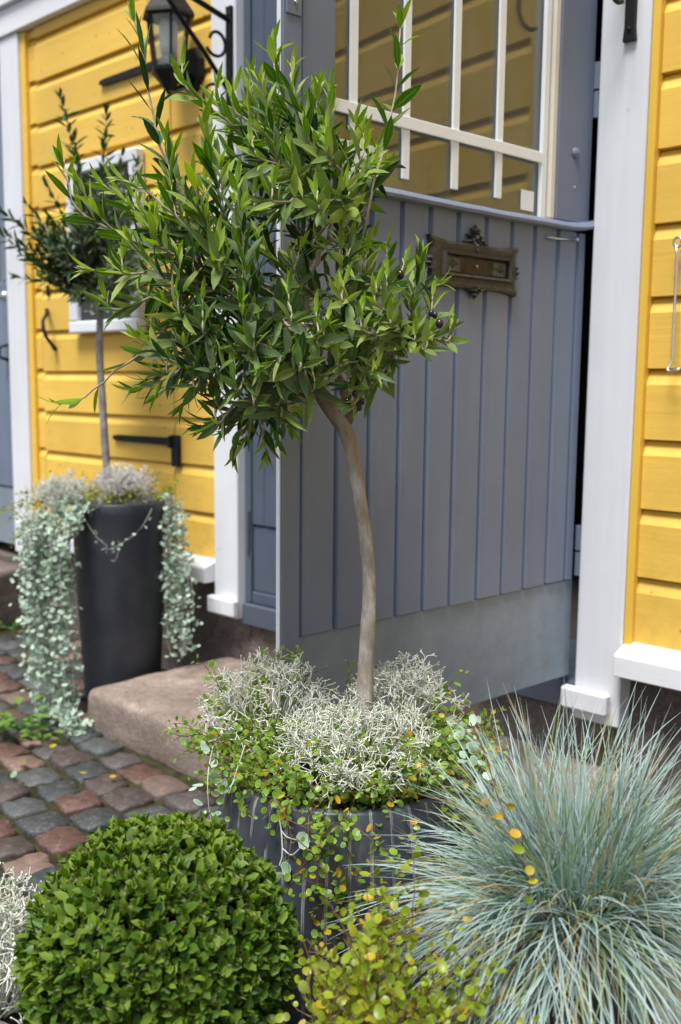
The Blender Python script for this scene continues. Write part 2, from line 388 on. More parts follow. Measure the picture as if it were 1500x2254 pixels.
M['olive_fruit'] = plain('olive_fruit', (.010, .008, .014), (.04, .012, .03), 60, .22, 0, 0)

# ================================================================== SETTING: street
random.seed(3); rng = np.random.RandomState(7)
gb = MB(); gb.add([(-40, -40, -.012), (40, -40, -.012), (40, 40, -.012), (-40, 40, -.012)], [(0, 1, 2, 3)])
street = gb.build('street', M['ground']); street['kind'] = 'structure'
street['label'] = 'cobbled street of red, pink and blue-grey granite setts with mossy joints'; street['category'] = 'street'

def cobble_mesh(i):
    r = random.Random(100+i)
    b = MB(); n = 12; hw, hl = .0485*r.uniform(.94, 1.03), .0495*r.uniform(.95, 1.08)
    def ring(k, z, jit):
        out = []
        for j in range(n):
            th = 2*math.pi*(j+.5)/n; c, s = math.cos(th), math.sin(th)
            q = (abs(c)**7+abs(s)**7)**(-1/7)
            jj = 1+JT[j]*jit
            out.append((hl*k*q*c*jj, hw*k*q*s*jj, z+ZT[j]*.4*jit))
        return out
    JT = [r.uniform(-.07, .07) for _ in range(n)]; ZT = [r.uniform(-.012, .012) for _ in range(n)]
    vs = ring(1.0, -.05, 1)+ring(1.0, -.009, 1)+ring(.965, -.0035, 1)+ring(.90, .0, 1.1)+[(r.uniform(-.01, .01), r.uniform(-.01, .01), .002+r.uniform(-.003, .003))]
    fs = [(i2*n+k, i2*n+(k+1) % n, (i2+1)*n+(k+1) % n, (i2+1)*n+k) for i2 in range(3) for k in range(n)]
    fs += [(3*n+k, 3*n+(k+1) % n, 4*n) for k in range(n)]
    b.add(vs, fs)
    return b
CB = [cobble_mesh(i) for i in range(7)]
CM = []
for b in CB:
    me = bpy.data.meshes.new('cobblestone'); me.from_pydata(b.v, [], b.f); me.materials.append(M['cobble'])
    me.polygons.foreach_set('use_smooth', [True]*len(me.polygons)); CM.append(me)
places = []
ca, sa = math.cos(rad(-7)), math.sin(rad(-7))
row = 0; v = -3.2
while v < 4.0:
    u = -7.5 + random.uniform(0, .1)
    while u < 3.5:
        l = random.choice((.94, 1., 1.05, 1.12))
        x, y = u*ca - v*sa, u*sa + v*ca
        ok = -6.6 < x < 2.6 and -2.2 < y < 2.06
        if -2.49 < x < -.98 and y > 1.50: ok = False
        if -5.0 < x < -3.62 and y > 1.62: ok = False
        if ok:
            places.append((x+random.uniform(-.005, .005), y+random.uniform(-.005, .005), random.uniform(-.006, .005), rad(-7)+random.uniform(-.09, .09), l*random.uniform(.96, 1.02)))
        u += .109*l
    v += .107
def cscore(p):
    d = np.array([p[0], p[1], p[2]])-CAM; z = d@FWD
    if z < .3: return 1e9
    X = 750+F_PX*(d@RGT)/z; Y = 1127-F_PX*(d@UPV)/z
    if -60 < X < 560 and 1330 < Y < 2120: return z
    return 50+np.hypot(X-300, Y-1700)
places.sort(key=cscore)
for p in places[:300]:
    o = obj('cobblestone', random.choice(CM)); attach(o, street)
    o.matrix_basis = Matrix.Translation(p[:3]) @ Matrix.Rotation(p[3] + random.choice((0, math.pi)), 4, 'Z') @ Matrix.Rotation(random.uniform(-.05, .05), 4, 'X') @ Matrix.Diagonal((p[4], 1, 1, 1))
rb = MB()
for p in places[300:]:
    b = random.choice(CB); c, s = math.cos(p[3]), math.sin(p[3])
    rb.add([(p[0]+x*p[4]*c-y*s, p[1]+x*p[4]*s+y*c, p[2]+z) for x, y, z in b.v], b.f)
ro = rb.build('cobblestones', M['cobble'], street, smooth=True); ro['kind'] = 'stuff'

# ================================================================== STONE STEPS
def rough_block(name, x0, x1, y0, y1, z0, z1, mat, parent, amp=.006, seed=0, r=.02):
    bm = bmesh.new()
    bmesh.ops.create_cube(bm, size=1)
    bmesh.ops.scale(bm, vec=(x1-x0, y1-y0, z1-z0), verts=bm.verts)
    bmesh.ops.translate(bm, vec=((x0+x1)/2, (y0+y1)/2, (z0+z1)/2), verts=bm.verts)
    bmesh.ops.bevel(bm, geom=list(bm.edges), offset=r, segments=3, affect='EDGES', profile=.55)
    for _ in range(4):
        es = [e for e in bm.edges if e.calc_length() > .045]
        if es: bmesh.ops.subdivide_edges(bm, edges=es, cuts=1, use_grid_fill=True)
    bm.normal_update()
    for vtx in bm.verts:
        p = vtx.co*1.0
        n = noise.fractal(p*9+Vector((seed, 0, 0)), 1.0, 2.0, 4)*amp + noise.noise(p*2.7+Vector((0, seed, 0)))*amp*1.4
        vtx.co += vtx.normal*n
    bmesh.ops.triangulate(bm, faces=[f for f in bm.faces if len(f.verts) > 4])
    me = bpy.data.meshes.new(name); bm.to_mesh(me); bm.free()
    me.polygons.foreach_set('use_smooth', [True]*len(me.polygons))
    return obj(name, me, mat, parent)
st = thing('granite_step', 'worn pinkish granite doorstep beside the tall dark planter', 'step', (-1.75, 1.8, 0))
rough_block('slab', -2.45, -1.02, 1.535, 2.075, -.03, .112, M['step'], st, .006, 3)
st = thing('granite_stairs', 'dim mossy stone stairs under the far grey door at left edge', 'stairs', (-4.3, 1.9, 0))
rough_block('tread', -4.95, -3.70, 1.86, 2.075, -.03, .235, M['stone'], st, .008, 8)
rough_block('tread', -5.0, -3.66, 1.66, 1.852, -.03, .11, M['stone'], st, .008, 12)

# ================================================================== THE YELLOW HOUSE
YF = 2.05
house = thing('yellow_house', 'yellow clapboard house with white corner boards above a dark granite foundation', 'house', (-2, 2.1, 0))
PITCHB, Z0B = .1536, 1.0385
prof = [(YF+.030, -.004), (YF, 0.0), (YF-.001, .118), (YF+.013, .147), (YF+.026, .156)]   # y, dz from the lower edge
def clap(name, x0, x1, z, parent, ztop=None, zbot=None, off=0., seed=0):
    pr = [(y, dz) for y, dz in prof]
    if ztop is not None: pr = [(y, min(dz, ztop-z)) for y, dz in pr]
    n = max(1, int((x1-x0)/.35)); b = MB(); vs = []
    for i in range(n+1):
        x = x0+(x1-x0)*i/n
        wob = .0022*noise.noise(Vector((x*1.7, z*9+seed, 1.3))); zz = .0016*noise.noise(Vector((x*1.3, z*7+seed, 7.7)))
        for y, dz in pr: vs.append((x, y+wob+off, z+dz+zz))
        vs.append((x, YF+.045, z+pr[-1][1]+zz)); vs.append((x, YF+.045, z-.004+zz))
    k = len(pr)+2
    fs = [(i*k+j, i*k+(j+1) % k, (i+1)*k+(j+1) % k, (i+1)*k+j) for i in range(n) for j in range(k)]
    fs += [tuple(range(k)), tuple(n*k+j for j in range(k))]
    b.add(vs, fs); return b.build(name, M['yellow'], parent)
ydoor = thing('clapboard_door', 'yellow clapboard-clad door with black strap hinges behind the far olive tree', 'door', (-3.1, 2.05, .43))
for k in range(-4, 9):
    z = Z0B + PITCHB*k; zt = 2.3 if k == 8 else None
    clap('cladding_board', -1.018, 2.6, z, house, zt, seed=1)
    clap('cladding_board', -3.580, -3.534, z+.007, house, zt, off=.004, seed=2)
    clap('cladding_board', -2.6965, -2.474, z, house, zt, seed=4)
    clap('cladding_board', -3.524, -2.7005, z-.002, ydoor, zt, off=-.002, seed=4)
    clap('cladding_board', -7.5, -4.97, z, house, zt, seed=5)
for k in range(9, 14):                                   # wall above the white frieze
    clap('cladding_board', -7.5, 2.6, 2.56+PITCHB*(k-9), house, seed=k)
# white trim boards
def trim(x0, x1, z0, z1=2.302, y=2.028, name='trim_board'):
    return boxo(name, x0, x1, y, 2.094, z0, z1, M['white'], house, .0035)
trim(-1.152, -1.037, .225); trim(-2.470, -2.357, .252); trim(-3.752, -3.616, .300); trim(-4.965, -4.84, .300)
boxo('edge_strip', -1.0366, -1.0186, 2.034, 2.094, .402, 2.301, M['yellow_trim'], house, .002)
boxo('edge_strip', -3.6155, -3.581, 2.040, 2.094, .402, 2.301, M['yellow_trim'], house, .002)
boxo('foot_block', -1.174, -1.056, 2.0, 2.0275, .252, .304, M['white'], house, .006)
boxo('foot_block', -2.478, -2.348, 2.0, 2.0275, .262, .318, M['white'], house, .006)
boxo('frieze_board', -7.5, 2.6, 2.018, 2.094, 2.3035, 2.400, M['white_h'], house, .003)
boxo('frieze_moulding', -7.5, 2.6, 2.000, 2.094, 2.4005, 2.555, M['white_h'], house, .004)
for x0, x1 in ((-1.0365, 2.6), (-3.614, -2.4725), (-7.5, -4.967)):
    b = MB(); vs = []
    for x in (x0, x1):
        vs += [(x, 1.99, .357), (x, 1.99, .405), (x, 1.996, .410), (x, 2.049, .428), (x, 2.094, .428), (x, 2.094, .357)]
    b.add(vs, [(0, 1, 7, 6), (1, 2, 8, 7), (2, 3, 9, 8), (3, 4, 10, 9), (4, 5, 11, 10), (5, 0, 6, 11), (0, 5, 4, 3, 2, 1), (6, 7, 8, 9, 10, 11)])
    b.build('sill_board', M['white_h'], house, bevel=.0025)
# foundation of rough stone, set back under the sill boards
for x0, x1, zt, sd_ in ((-1.10, 2.6, .356, 1), (-2.352, -1.102, .232, 2), (-3.60, -2.354, .356, 3), (-4.9, -3.605, .26, 4), (-7.5, -4.905, .356, 5)):
    rough_block('foundation_stone', x0, x1, 2.078, 2.40, -.05, zt, M['stone'], house, .007, sd_*11, .012)
# closed shell behind the cladding, with a dim room behind the doorway
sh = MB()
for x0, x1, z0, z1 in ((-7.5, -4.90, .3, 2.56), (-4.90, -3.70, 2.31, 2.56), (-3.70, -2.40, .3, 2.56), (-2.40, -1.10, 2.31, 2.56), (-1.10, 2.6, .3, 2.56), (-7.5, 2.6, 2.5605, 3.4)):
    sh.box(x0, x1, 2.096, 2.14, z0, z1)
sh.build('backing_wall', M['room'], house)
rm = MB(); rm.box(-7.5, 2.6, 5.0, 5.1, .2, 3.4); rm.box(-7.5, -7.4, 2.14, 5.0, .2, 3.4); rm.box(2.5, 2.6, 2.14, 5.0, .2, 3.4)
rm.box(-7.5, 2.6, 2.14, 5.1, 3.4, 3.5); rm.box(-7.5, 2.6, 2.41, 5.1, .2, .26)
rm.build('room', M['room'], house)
boxo('jamb', -1.152, -1.103, 2.0955, 2.2, .30, 2.302, M['jamb'], house, .002)
boxo('jamb', -2.40, -2.3575, 2.0955, 2.2, .30, 2.302, M['grey_dark'], house, .002)
boxo('threshold', -2.3565, -1.1525, 2.045, 2.4, .236, .304, M['grey_dark'], house, .004)
boxo('lintel', -2.3565, -1.1525, 2.06, 2.2, 2.215, 2.302, M['grey_dark'], house, .003)
boxo('room_post', -1.34, -1.30, 2.55, 2.60, .26, 1.02, M['wood'], house, .003)
boxo('room_crate', -1.36, -1.28, 2.44, 2.53, .30, .66, M['white'], house, .003)

# fixed narrow leaf of the doorway
fl = thing('fixed_door_leaf', 'narrow dark blue-grey door leaf closed beside the white post', 'door', (-2.2, 2.08, .305))
for x0, x1 in ((-2.326, -2.272), (-2.2705, -2.182), (-2.1805, -2.092), (-2.0905, -2.050)):
    boxo('plank', x0, x1, 2.064, 2.085, .556, 2.213, M['grey_dark'], fl, .004)
boxo('kick_panel', -2.326, -2.05, 2.070, 2.085, .345, .552, M['grey_dark'], fl, .002)
boxo('bottom_rail', -2.326, -2.05, 2.062, 2.085, .306, .343, M['grey_dark'], fl, .003)
boxo('stile', -2.3555, -2.3275, 2.058, 2.10, .306, 2.213, M['grey_dark'], fl, .003)
hb = MB(); hb.tube([(-2.334, 2.052, .475), (-2.334, 2.052, .538), (-2.334, 2.052, .540), (-2.334, 2.052, .600)], [.006, .006, .0068, .0068], 8); hb.build('hinge', M['grey_dark'], fl, smooth=False)
boxo('core', -2.326, -2.05, 2.0855, 2.11, .306, 2.213, M['jamb'], fl, 0)

# far grey door at the left edge
fd = thing('far_grey_door', 'grey plank door with glazed top at the far left', 'door', (-4.3, 2.09, .31))
x = -4.838
while x < -3.76:
    x1 = min(x+.098, -3.753); boxo('plank', x, x1-.0015, 2.072, 2.095, .556, 1.345, M['grey'], fd, .004); x = x1
boxo('kick_plate', -4.838, -3.754, 2.078, 2.095, .31, .553, M['kick'], fd, .002)
boxo('rail', -4.838, -3.754, 2.062, 2.095, 1.347, 1.395, M['grey_frame'], fd, .004)
boxo('rail', -4.838, -3.754, 2.064, 2.095, 2.2, 2.302, M['jamb'], fd, .004)
boxo('stile', -3.862, -3.754, 2.066, 2.095, 1.396, 2.199, M['grey_frame'], fd, .004)
boxo('stile', -4.838, -4.73, 2.066, 2.095, 1.396, 2.199, M['grey_frame'], fd, .004)
boxo('pane', -4.729, -3.863, 2.080, 2.085, 1.396, 2.199, M['glass'], fd, 0)
boxo('glazing_bar', -4.30, -4.28, 2.0735, 2.0795, 1.396, 2.199, M['white'], fd, .001)
kb = MB(); p = onY(12, 652, 2.03); kb.ball((p[0], 2.03, p[2]), .022, 10, 7); kb.tube([(p[0], 2.063, p[2]), (p[0], 2.035, p[2])], .010, 8)
kb.build('knob', M['steel'], fd, smooth=True)
kb = MB(); p = onY(10, 775, 2.05); kb.tube([(p[0], 2.075, p[2]+.03), (p[0]-.01, 2.035, p[2]+.02), (p[0]-.005, 2.03, p[2]-.02), (p[0]+.01, 2.07, p[2]-.035)], .007, 6); kb.build('pull', M['iron'], fd, smooth=True)

# furniture of the clapboard door
def strap(zc, x_tip, x_piv, plate_h):
    b = MB(); h = .0105; y = 2.036
    vs = [(x_tip, y, zc-.004), (x_tip+.012, y, zc-.009), (x_tip+.03, y, zc-h), (x_piv, y, zc-h*1.25), (x_piv, y, zc+h*1.25), (x_tip+.03, y, zc+h), (x_tip+.012, y, zc+.009), (x_tip, y, zc+.004)]
    vs2 = [(a, 2.046, c) for a, _, c in vs]; n = len(vs)
    b.add(vs+vs2, [tuple(range(n)), tuple(range(2*n-1, n-1, -1))]+[(i, (i+1) % n, n+(i+1) % n, n+i) for i in range(n)])
    b.box(x_piv+.001, x_piv+.038, 2.034, 2.046, zc-plate_h*.78, zc+plate_h*.22)
    b.tube([(x_piv, 2.030, zc-.02), (x_piv, 2.030, zc+.02)], .008, 8)
    for t in (.15, .45, .8): b.ball((x_tip+(x_piv-x_tip)*t, 2.036, zc), .0045, 6, 4, (1, .6, 1))
    return b.build('strap_hinge', M['iron'], ydoor)
strap(.800, -3.045, -2.700, .105); strap(2.018, -3.085, -2.700, .09)
hp = [onY(104, 683, 2.045), onY(104, 690, 2.02), onY(95, 706, 1.995), onY(96, 725, 1.99), onY(103, 743, 1.995), onY(115, 758, 2.02), onY(122, 768, 2.045)]
hb = MB(); hb.tube(hp, [.009, .007, .0065, .0075, .0065, .007, .010], 8); hb.build('pull_handle', M['iron'], ydoor, smooth=True)
hb = MB(); p = onY(106, 640, 2.044); hb.box(p[0]-.007, p[0]+.007, 2.040, 2.048, p[2]-.02, p[2]+.02); hb.build('keyhole_plate', M['iron'], ydoor)

# chalkboard in a white frame
cbd = thing('framed_chalkboard', 'chalkboard menu in a white frame hung on yellow door behind the far olive tree', 'chalkboard', (-3.05, 2.04, 1.17))
X0, X1, ZA, ZB = -3.272, -2.838, 1.171, 1.768
boxo('frame_rail', X0, X1, 2.008, 2.045, ZA, ZA+.042, M['white'], cbd, .005); boxo('frame_rail', X0, X1, 2.008, 2.045, ZB-.042, ZB, M['white'], cbd, .005)
boxo('frame_stile', X0, X0+.055, 2.009, 2.045, ZA+.0425, ZB-.0425, M['white'], cbd, .005); boxo('frame_stile', X1-.048, X1, 2.009, 2.045, ZA+.0425, ZB-.0425, M['white'], cbd, .005)
boxo('slate', X0+.056, X1-.049, 2.026, 2.040, ZA+.043, ZB-.043, M['board'], cbd, 0)
ch = MB(); r = random.Random(5)
for rowz in np.linspace(ZA+.07, ZB-.07, 9):
    x = X0+.08
    while x < X1-.09:
        wd = r.uniform(.012, .03)
        pts = [(x+wd*t, 2.0245, rowz+r.uniform(-.009, .011)) for t in (0, .25, .5, .75, 1)]
        if r.random() < .75: ch.tube(pts, .0011, 3)
        x += wd+r.uniform(.004, .022)
ch.build('chalk_scrawl', M['chalk'], cbd)

# ================================================================== THE OPEN DOOR
HX, HY = -1.168, 2.05; DD = rad(4.6)
dv = (-math.sin(DD), -math.cos(DD)); nv = (math.cos(DD), -math.sin(DD))
DM = Matrix(((dv[0], nv[0], 0, HX), (dv[1], nv[1], 0, HY), (0, 0, 1, 0), (0, 0, 0, 1)))
DZ = .321
door = thing('grey_plank_door', 'open grey plank door with barred window and bronze letter plate', 'door', (0, 0, DZ), mat=DM)
def dbox(name, s0, s1, y0, y1, z0, z1, mat, parent=door, bevel=.003): return boxo(name, s0, s1, y0, y1, z0, z1, mat, parent, bevel)
# core and frame   (local: x = away from the hinge, y = outwards, z up)
dbox('core', .02, .858, -.038, -.0125, DZ+.004, 1.332, M['grey_frame'], bevel=0)
gs = [.020, .054, .125, .206, .283, .365, .449, .528, .604, .682, .762, .8475]
for i in range(len(gs)-1):
    a, b_ = gs[i], gs[i+1]
    m_ = MB(); e = .0068; yb, yf = -.012, .0015+.0015*random.random(); dzb = random.uniform(-.002, .002)
    z0, z1 = .554+dzb, 1.333
    vs = []
    for z in (z0, z1): vs += [(a+.0008, yb, z), (a+.0008, yf-.011, z), (a+e, yf, z), (b_-e, yf, z), (b_-.0008, yf-.011, z), (b_-.0008, yb, z)]
    m_.add(vs, [(0, 1, 2, 3, 4, 5), (11, 10, 9, 8, 7, 6)]+[(k, (k+1) % 6, 6+(k+1) % 6, 6+k) for k in range(6)])
    m_.build('plank', M['grey'], door)
fb = MB(); fb.box(.8485, .8915, -.0048, .006, DZ+.006, 2.205); fb.build('closing_stile', M['grey'], door, bevel=.003)
dbox('edge_strip', .8917, .8950, -.0046, .0050, DZ+.006, 2.205, M['edge_white'], bevel=.001)
dbox('kick_plate', .012, .8475, -.0122, -.0045, DZ, .552, M['kick'], bevel=.002)
# glazed upper part
dbox('hinge_stile', .012, .139, -.038, .002, 1.352, 2.205, M['grey_frame'], bevel=.004)
dbox('lock_stile', .770, .8478, -.038, .002, 1.352, 2.205, M['grey_frame'], bevel=.004)
dbox('top_rail', .1395, .7695, -.038, .002, 2.08, 2.205, M['grey_frame'], bevel=.004)
dbox('pane', .140, .7695, -.020, -.016, 1.352, 2.079, M['glass'], bevel=0)
dbox('putty_bead', .1395, .158, -.0155, .0005, 1.353, 2.079, M['cream'], bevel=.003)
dbox('edge_bar', .1625, .181, -.0155, -.006, 1.353, 2.079, M['paper'], bevel=.0015)
for s0, s1, zb in ((.708, .7265, 1.44), (.5755, .594, 1.376), (.439, .458, 1.376), (.306, .3255, 1.376)):
    dbox('glazing_bar', s0, s1, -.0155, -.010, zb, 2.079, M['paper'], bevel=.001)
dbox('glazing_rail', .1815, .769, -.0098, -.0055, 1.4645, 1.4862, M['paper'], bevel=.001)
dbox('sticker', .1935, .236, -.0157, -.0148, 1.364, 1.405, M['paper'], bevel=0)
pn = dbox('paper_notice', .642, .7675, -.0157, -.0147, 1.353, 1.423, M['paper'], bevel=0)
ib = MB(); r = random.Random(2)
for zc, hh, n_ in ((1.402, .007, 5), (1.385, .004, 9), (1.372, .003, 8)):
    for i in range(n_):
        xc = .655+(.10*(i+r.uniform(.2, .7))/n_)
        ib.box(xc, xc+.0012, -.0146, -.0143, zc-hh, zc+hh*r.uniform(.4, 1)); ib.box(xc, xc+.005, -.0146, -.0143, zc-.0008+hh*.2, zc+.0004+hh*.2)
ib.build('print', M['ink'], pn)
# drooping drip moulding under the glass
mo = MB(); prf = [(-.011, 1.351), (.004, 1.353), (.016, 1.347), (.021, 1.341), (.019, 1.3355), (.006, 1.3345), (-.011, 1.3345)]
ss = np.linspace(-.004, .80, 26); vs = []
for s in ss:
    dz = .013*max(0, (.10-s)/.10)**2 - .003*math.sin(math.pi*min(1, max(0, (s-.05)/.7))) + .0012*noise.noise(Vector((s*14, 3, 1)))
    for y, z in prf: vs.append((s, y+.0012*noise.noise(Vector((s*22, y*90, 5))), z+dz))
k = len(prf)
mo.add(vs, [(i*k+j, i*k+(j+1) % k, (i+1)*k+(j+1) % k, (i+1)*k+j) for i in range(len(ss)-1) for j in range(k)]+[tuple(range(k)), tuple((len(ss)-1)*k+j for j in range(k))])
mo.build('drip_moulding', M['grey'], door)
# bolts, lock plate, little steel rod, hinges
for s, z in ((.075, 1.499), (.808, 1.495)):
    bb = MB(); bb.ball((s, .002, z), .0125, 12, 7, (1, .75, 1)); bb.build('bolt', M['grey_frame'], door, smooth=True)
bb = MB(); bb.ball((.074, .002, 1.428), .003, 8, 5); bb.build('screw', M['steel'], door, smooth=True)
lp = dbox('lock_plate', .853, .885, .0062, .0092, 1.592, 1.76, M['grey_frame'], bevel=.001)
bb = MB(); bb.ball((.867, .0095, 1.612), .004, 8, 5); bb.build('screw', M['steel'], lp, smooth=True)
bb = MB(); bb.tube([(.172, .006, 1.312), (.12, .007, 1.3135), (.066, .007, 1.318)], .0024, 6); bb.ball((.064, .007, 1.318), .0048, 8, 5); bb.build('rod', M['steel'], door, smooth=True)
for zc in (1.642, .62):
    bb = MB(); bb.tube([(.006, .006, zc-.058), (.006, .006, zc-.003)], .0095, 10); bb.tube([(.006, .006, zc+.002), (.006, .006, zc+.058)], .0105, 10)
    bb.build('hinge', M['grey_frame'], door)
# bronze letter plate
LS0, LS1, LZ0, LZ1 = .2835, .532, 1.189, 1.272; IS0, IS1, IZ0, IZ1 = .305, .494, 1.2135, 1.2495
yo = .0165
lt = MB()
def rect(s0, s1, z0, z1, y, n=6, ear=.0):
    pts = []
    for t in np.linspace(0, 1, n, endpoint=False): pts.append((s0+(s1-s0)*t, z0))
    for t in np.linspace(0, 1, n, endpoint=False): pts.append((s1, z0+(z1-z0)*t))
    for t in np.linspace(0, 1, n, endpoint=False): pts.append((s1-(s1-s0)*t, z1))
    for t in np.linspace(0, 1, n, endpoint=False): pts.append((s0, z1-(z1-z0)*t))
    cs, cz = (s0+s1)/2, (z0+z1)/2; out = []
    for i, (a, b_) in enumerate(pts):
        j = i % n; e = ear if j == 0 else 0
        wv = -ear*.35*math.sin(math.pi*j/n) if ear else 0
        vert = (i//n) in (1, 3)
        out.append((a+math.copysign(e, a-cs)+(math.copysign(wv, a-cs) if vert and j else 0), y, b_+math.copysign(e, b_-cz)+(math.copysign(wv, b_-cz) if not vert and j else 0)))
    return out
rings = [rect(LS0, LS1, LZ0, LZ1, .002, 6, .009), rect(LS0+.001, LS1-.001, LZ0+.001, LZ1-.001, yo-.004, 6, .0085), rect(LS0+.006, LS1-.006, LZ0+.005, LZ1-.005, yo-.002, 6, .004),
         rect(IS0-.010, IS1+.010, IZ0-.007, IZ1+.007, yo-.005, 6), rect(IS0-.006, IS1+.006, IZ0-.005, IZ1+.005, yo+.001, 6), rect(IS0, IS1, IZ0, IZ1, yo-.001, 6), rect(IS0, IS1, IZ0, IZ1, .002, 6)]
n = 24; vs = [p for rg in rings for p in rg]
lt.add(vs, [(i*n+k, i*n+(k+1) % n, (i+1)*n+(k+1) % n, (i+1)*n+k) for i in range(len(rings)-1) for k in range(n)])
plate = lt.build('letter_plate', M['bronze'], door)
fp = dbox('flap', IS0+.002, IS1-.002, .003, .008, IZ0+.002, IZ1-.002, M['bronze_dark'], plate, .001)
for s, sg in ((IS1-.024, 1), (IS0+.024, -1)):
    a = MB(); a.box(s-.020, s+.020, .008, .0088, IZ0+.004, IZ1-.006); a.build('flap_panel', M['verdigris'], plate)
    a = MB(); zc = (IZ0+IZ1)/2
    a.add([(s-sg*.017, .0088, zc), (s+sg*.004, .0088, zc+.010), (s+sg*.015, .0088, zc), (s+sg*.004, .0088, zc-.010), (s, .0125, zc)], [(0, 1, 4), (1, 2, 4), (2, 3, 4), (3, 0, 4)])
    a.build('flap_arrow', M['bronze'], plate)
a = MB(); a.ball(((IS0+IS1)/2, .0085, 1.232), .003, 8, 5); a.build('rivet', M['steel'], plate, smooth=True)
for s, z in ((LS1+.002, LZ1+.002), (LS0-.002, LZ1+.002), (LS0-.002, LZ0-.002), (LS1+.002, LZ0-.002)):
    a = MB(); a.ball((s, yo-.003, z), .0052, 10, 5, (1, .5, 1)); a.build('plate_screw', M['bronze'], plate, smooth=True)
def ornament(name, sc_, zc, pts):
    a = MB()
    for ds, dz, ll, ww, ang in pts:
        c, s_ = math.cos(rad(ang)), math.sin(rad(ang))
        q = []
        for lx, lz, y in ((-1, 0, .006), (-.3, 1, .008), (.5, .7, .007), (1, 0, .006), (.5, -.7, .007), (-.3, -1, .008), (0, 0, .0195)):
            X_, Z_ = lx*ll, lz*ww
            q.append((sc_+ds+X_*c-Z_*s_, y, zc+dz+X_*s_+Z_*c))
        a.add(q, [(i, (i+1) % 6, 6) for i in range(6)])
    return a.build(name, M['bronze'], plate)
mid = (LS0+LS1)/2
cr = [(0, .024, .013, .005, 90), (-.008, .020, .011, .004, 130), (.008, .020, .011, .004, 50), (-.017, .011, .012, .0045, 165), (.017, .011, .012, .0045, 15), (-.02, .002, .011, .004, 190), (.02, .002, .011, .004, -10),
      (0, .008, .012, .006, 90), (0, -.006, .011, .006, 90), (-.009, -.002, .010, .004, 60), (.009, -.002, .010, .004, 120), (0, -.015, .008, .005, 90), (-.031, -.001, .008, .003, 175), (.031, -.001, .008, .003, 5)]
ornament('crest', mid-.002, 1.277, cr)
ornament('rosette', mid, 1.184, [(.0095*math.cos(t), .0095*math.sin(t), .008, .0042, math.degrees(t)) for t in np.linspace(0, 2*math.pi, 7, endpoint=False)]+[(0, 0, .005, .005, 0), (-.021, .002, .010, .004, 160), (.021, .002, .010, .004, 20)])
ornament('side_scroll', LS0-.005, 1.228, [(0, .010, .008, .004, 70), (0, -.010, .008, .004, -70), (-.004, 0, .006, .005, 0)])
ornament('side_scroll', LS1+.005, 1.228, [(0, .010, .008, .004, 110), (0, -.010, .008, .004, -110), (.004, 0, .006, .005, 0)])

# ================================================================== SMALL IRONWORK
def bracket(xc, label):
    t = thing('scroll_bracket', label, 'bracket', (xc, 2.02, 1.72), group='scroll brackets on the door posts')
    b = MB(); y0, y1 = 2.017, 2.0275
    b.add([(xc-.0145, y0, 1.722), (xc+.0145, y0, 1.722), (xc+.0115, y0, 1.75), (xc+.0115, y0, 2.098), (xc-.0115, y0, 2.098), (xc-.0115, y0, 1.75),
           (xc-.0145, y1, 1.722), (xc+.0145, y1, 1.722), (xc+.0115, y1, 1.75), (xc+.0115, y1, 2.098), (xc-.0115, y1, 2.098), (xc-.0115, y1, 1.75)],
          [(0, 1, 2, 3, 4, 5), (11, 10, 9, 8, 7, 6)]+[(i, (i+1) % 6, 6+(i+1) % 6, 6+i) for i in range(6)])
    b.build('wall_bar', M['iron'], t)
    b = MB(); b.ball((xc, 2.017, 1.745), .005, 8, 5); b.ball((xc, 2.017, 2.075), .005, 8, 5); b.build('rivet', M['iron'], t, smooth=True)
    b = MB(); b.tube([(xc, 2.016, 2.06), (xc, 1.62, 2.14)], .0085, 8); b.build('arm', M['iron'], t)
    b = MB(); b.tube([(xc, 2.014, 1.862), (xc, 1.93, 1.945), (xc, 1.844, 2.019), (xc, 1.75, 2.106)], .0072, 8); b.build('brace', M['iron'], t)
    def spiral(cy, cz, r0, a0, a1, r1):
        ts = np.linspace(0, 1, 26)
        return [(xc, cy+(r0+(r1-r0)*q)*math.cos(a0+(a1-a0)*q), cz+(r0+(r1-r0)*q)*math.sin(a0+(a1-a0)*q)) for q in ts]
    b = MB(); b.tube(spiral(1.972, 1.986, .042, rad(-150), rad(165), .025), .0050, 6); b.build('scroll', M['iron'], t, smooth=True)
    b = MB(); b.tube(spiral(1.965, 1.822, .046, rad(75), rad(300), .036), .0050, 6); b.build('scroll', M['iron'], t, smooth=True)
bracket(-2.376, 'black scroll bracket on the white post left of the open door'); bracket(-1.080, 'black bracket end on the white post right of the door')

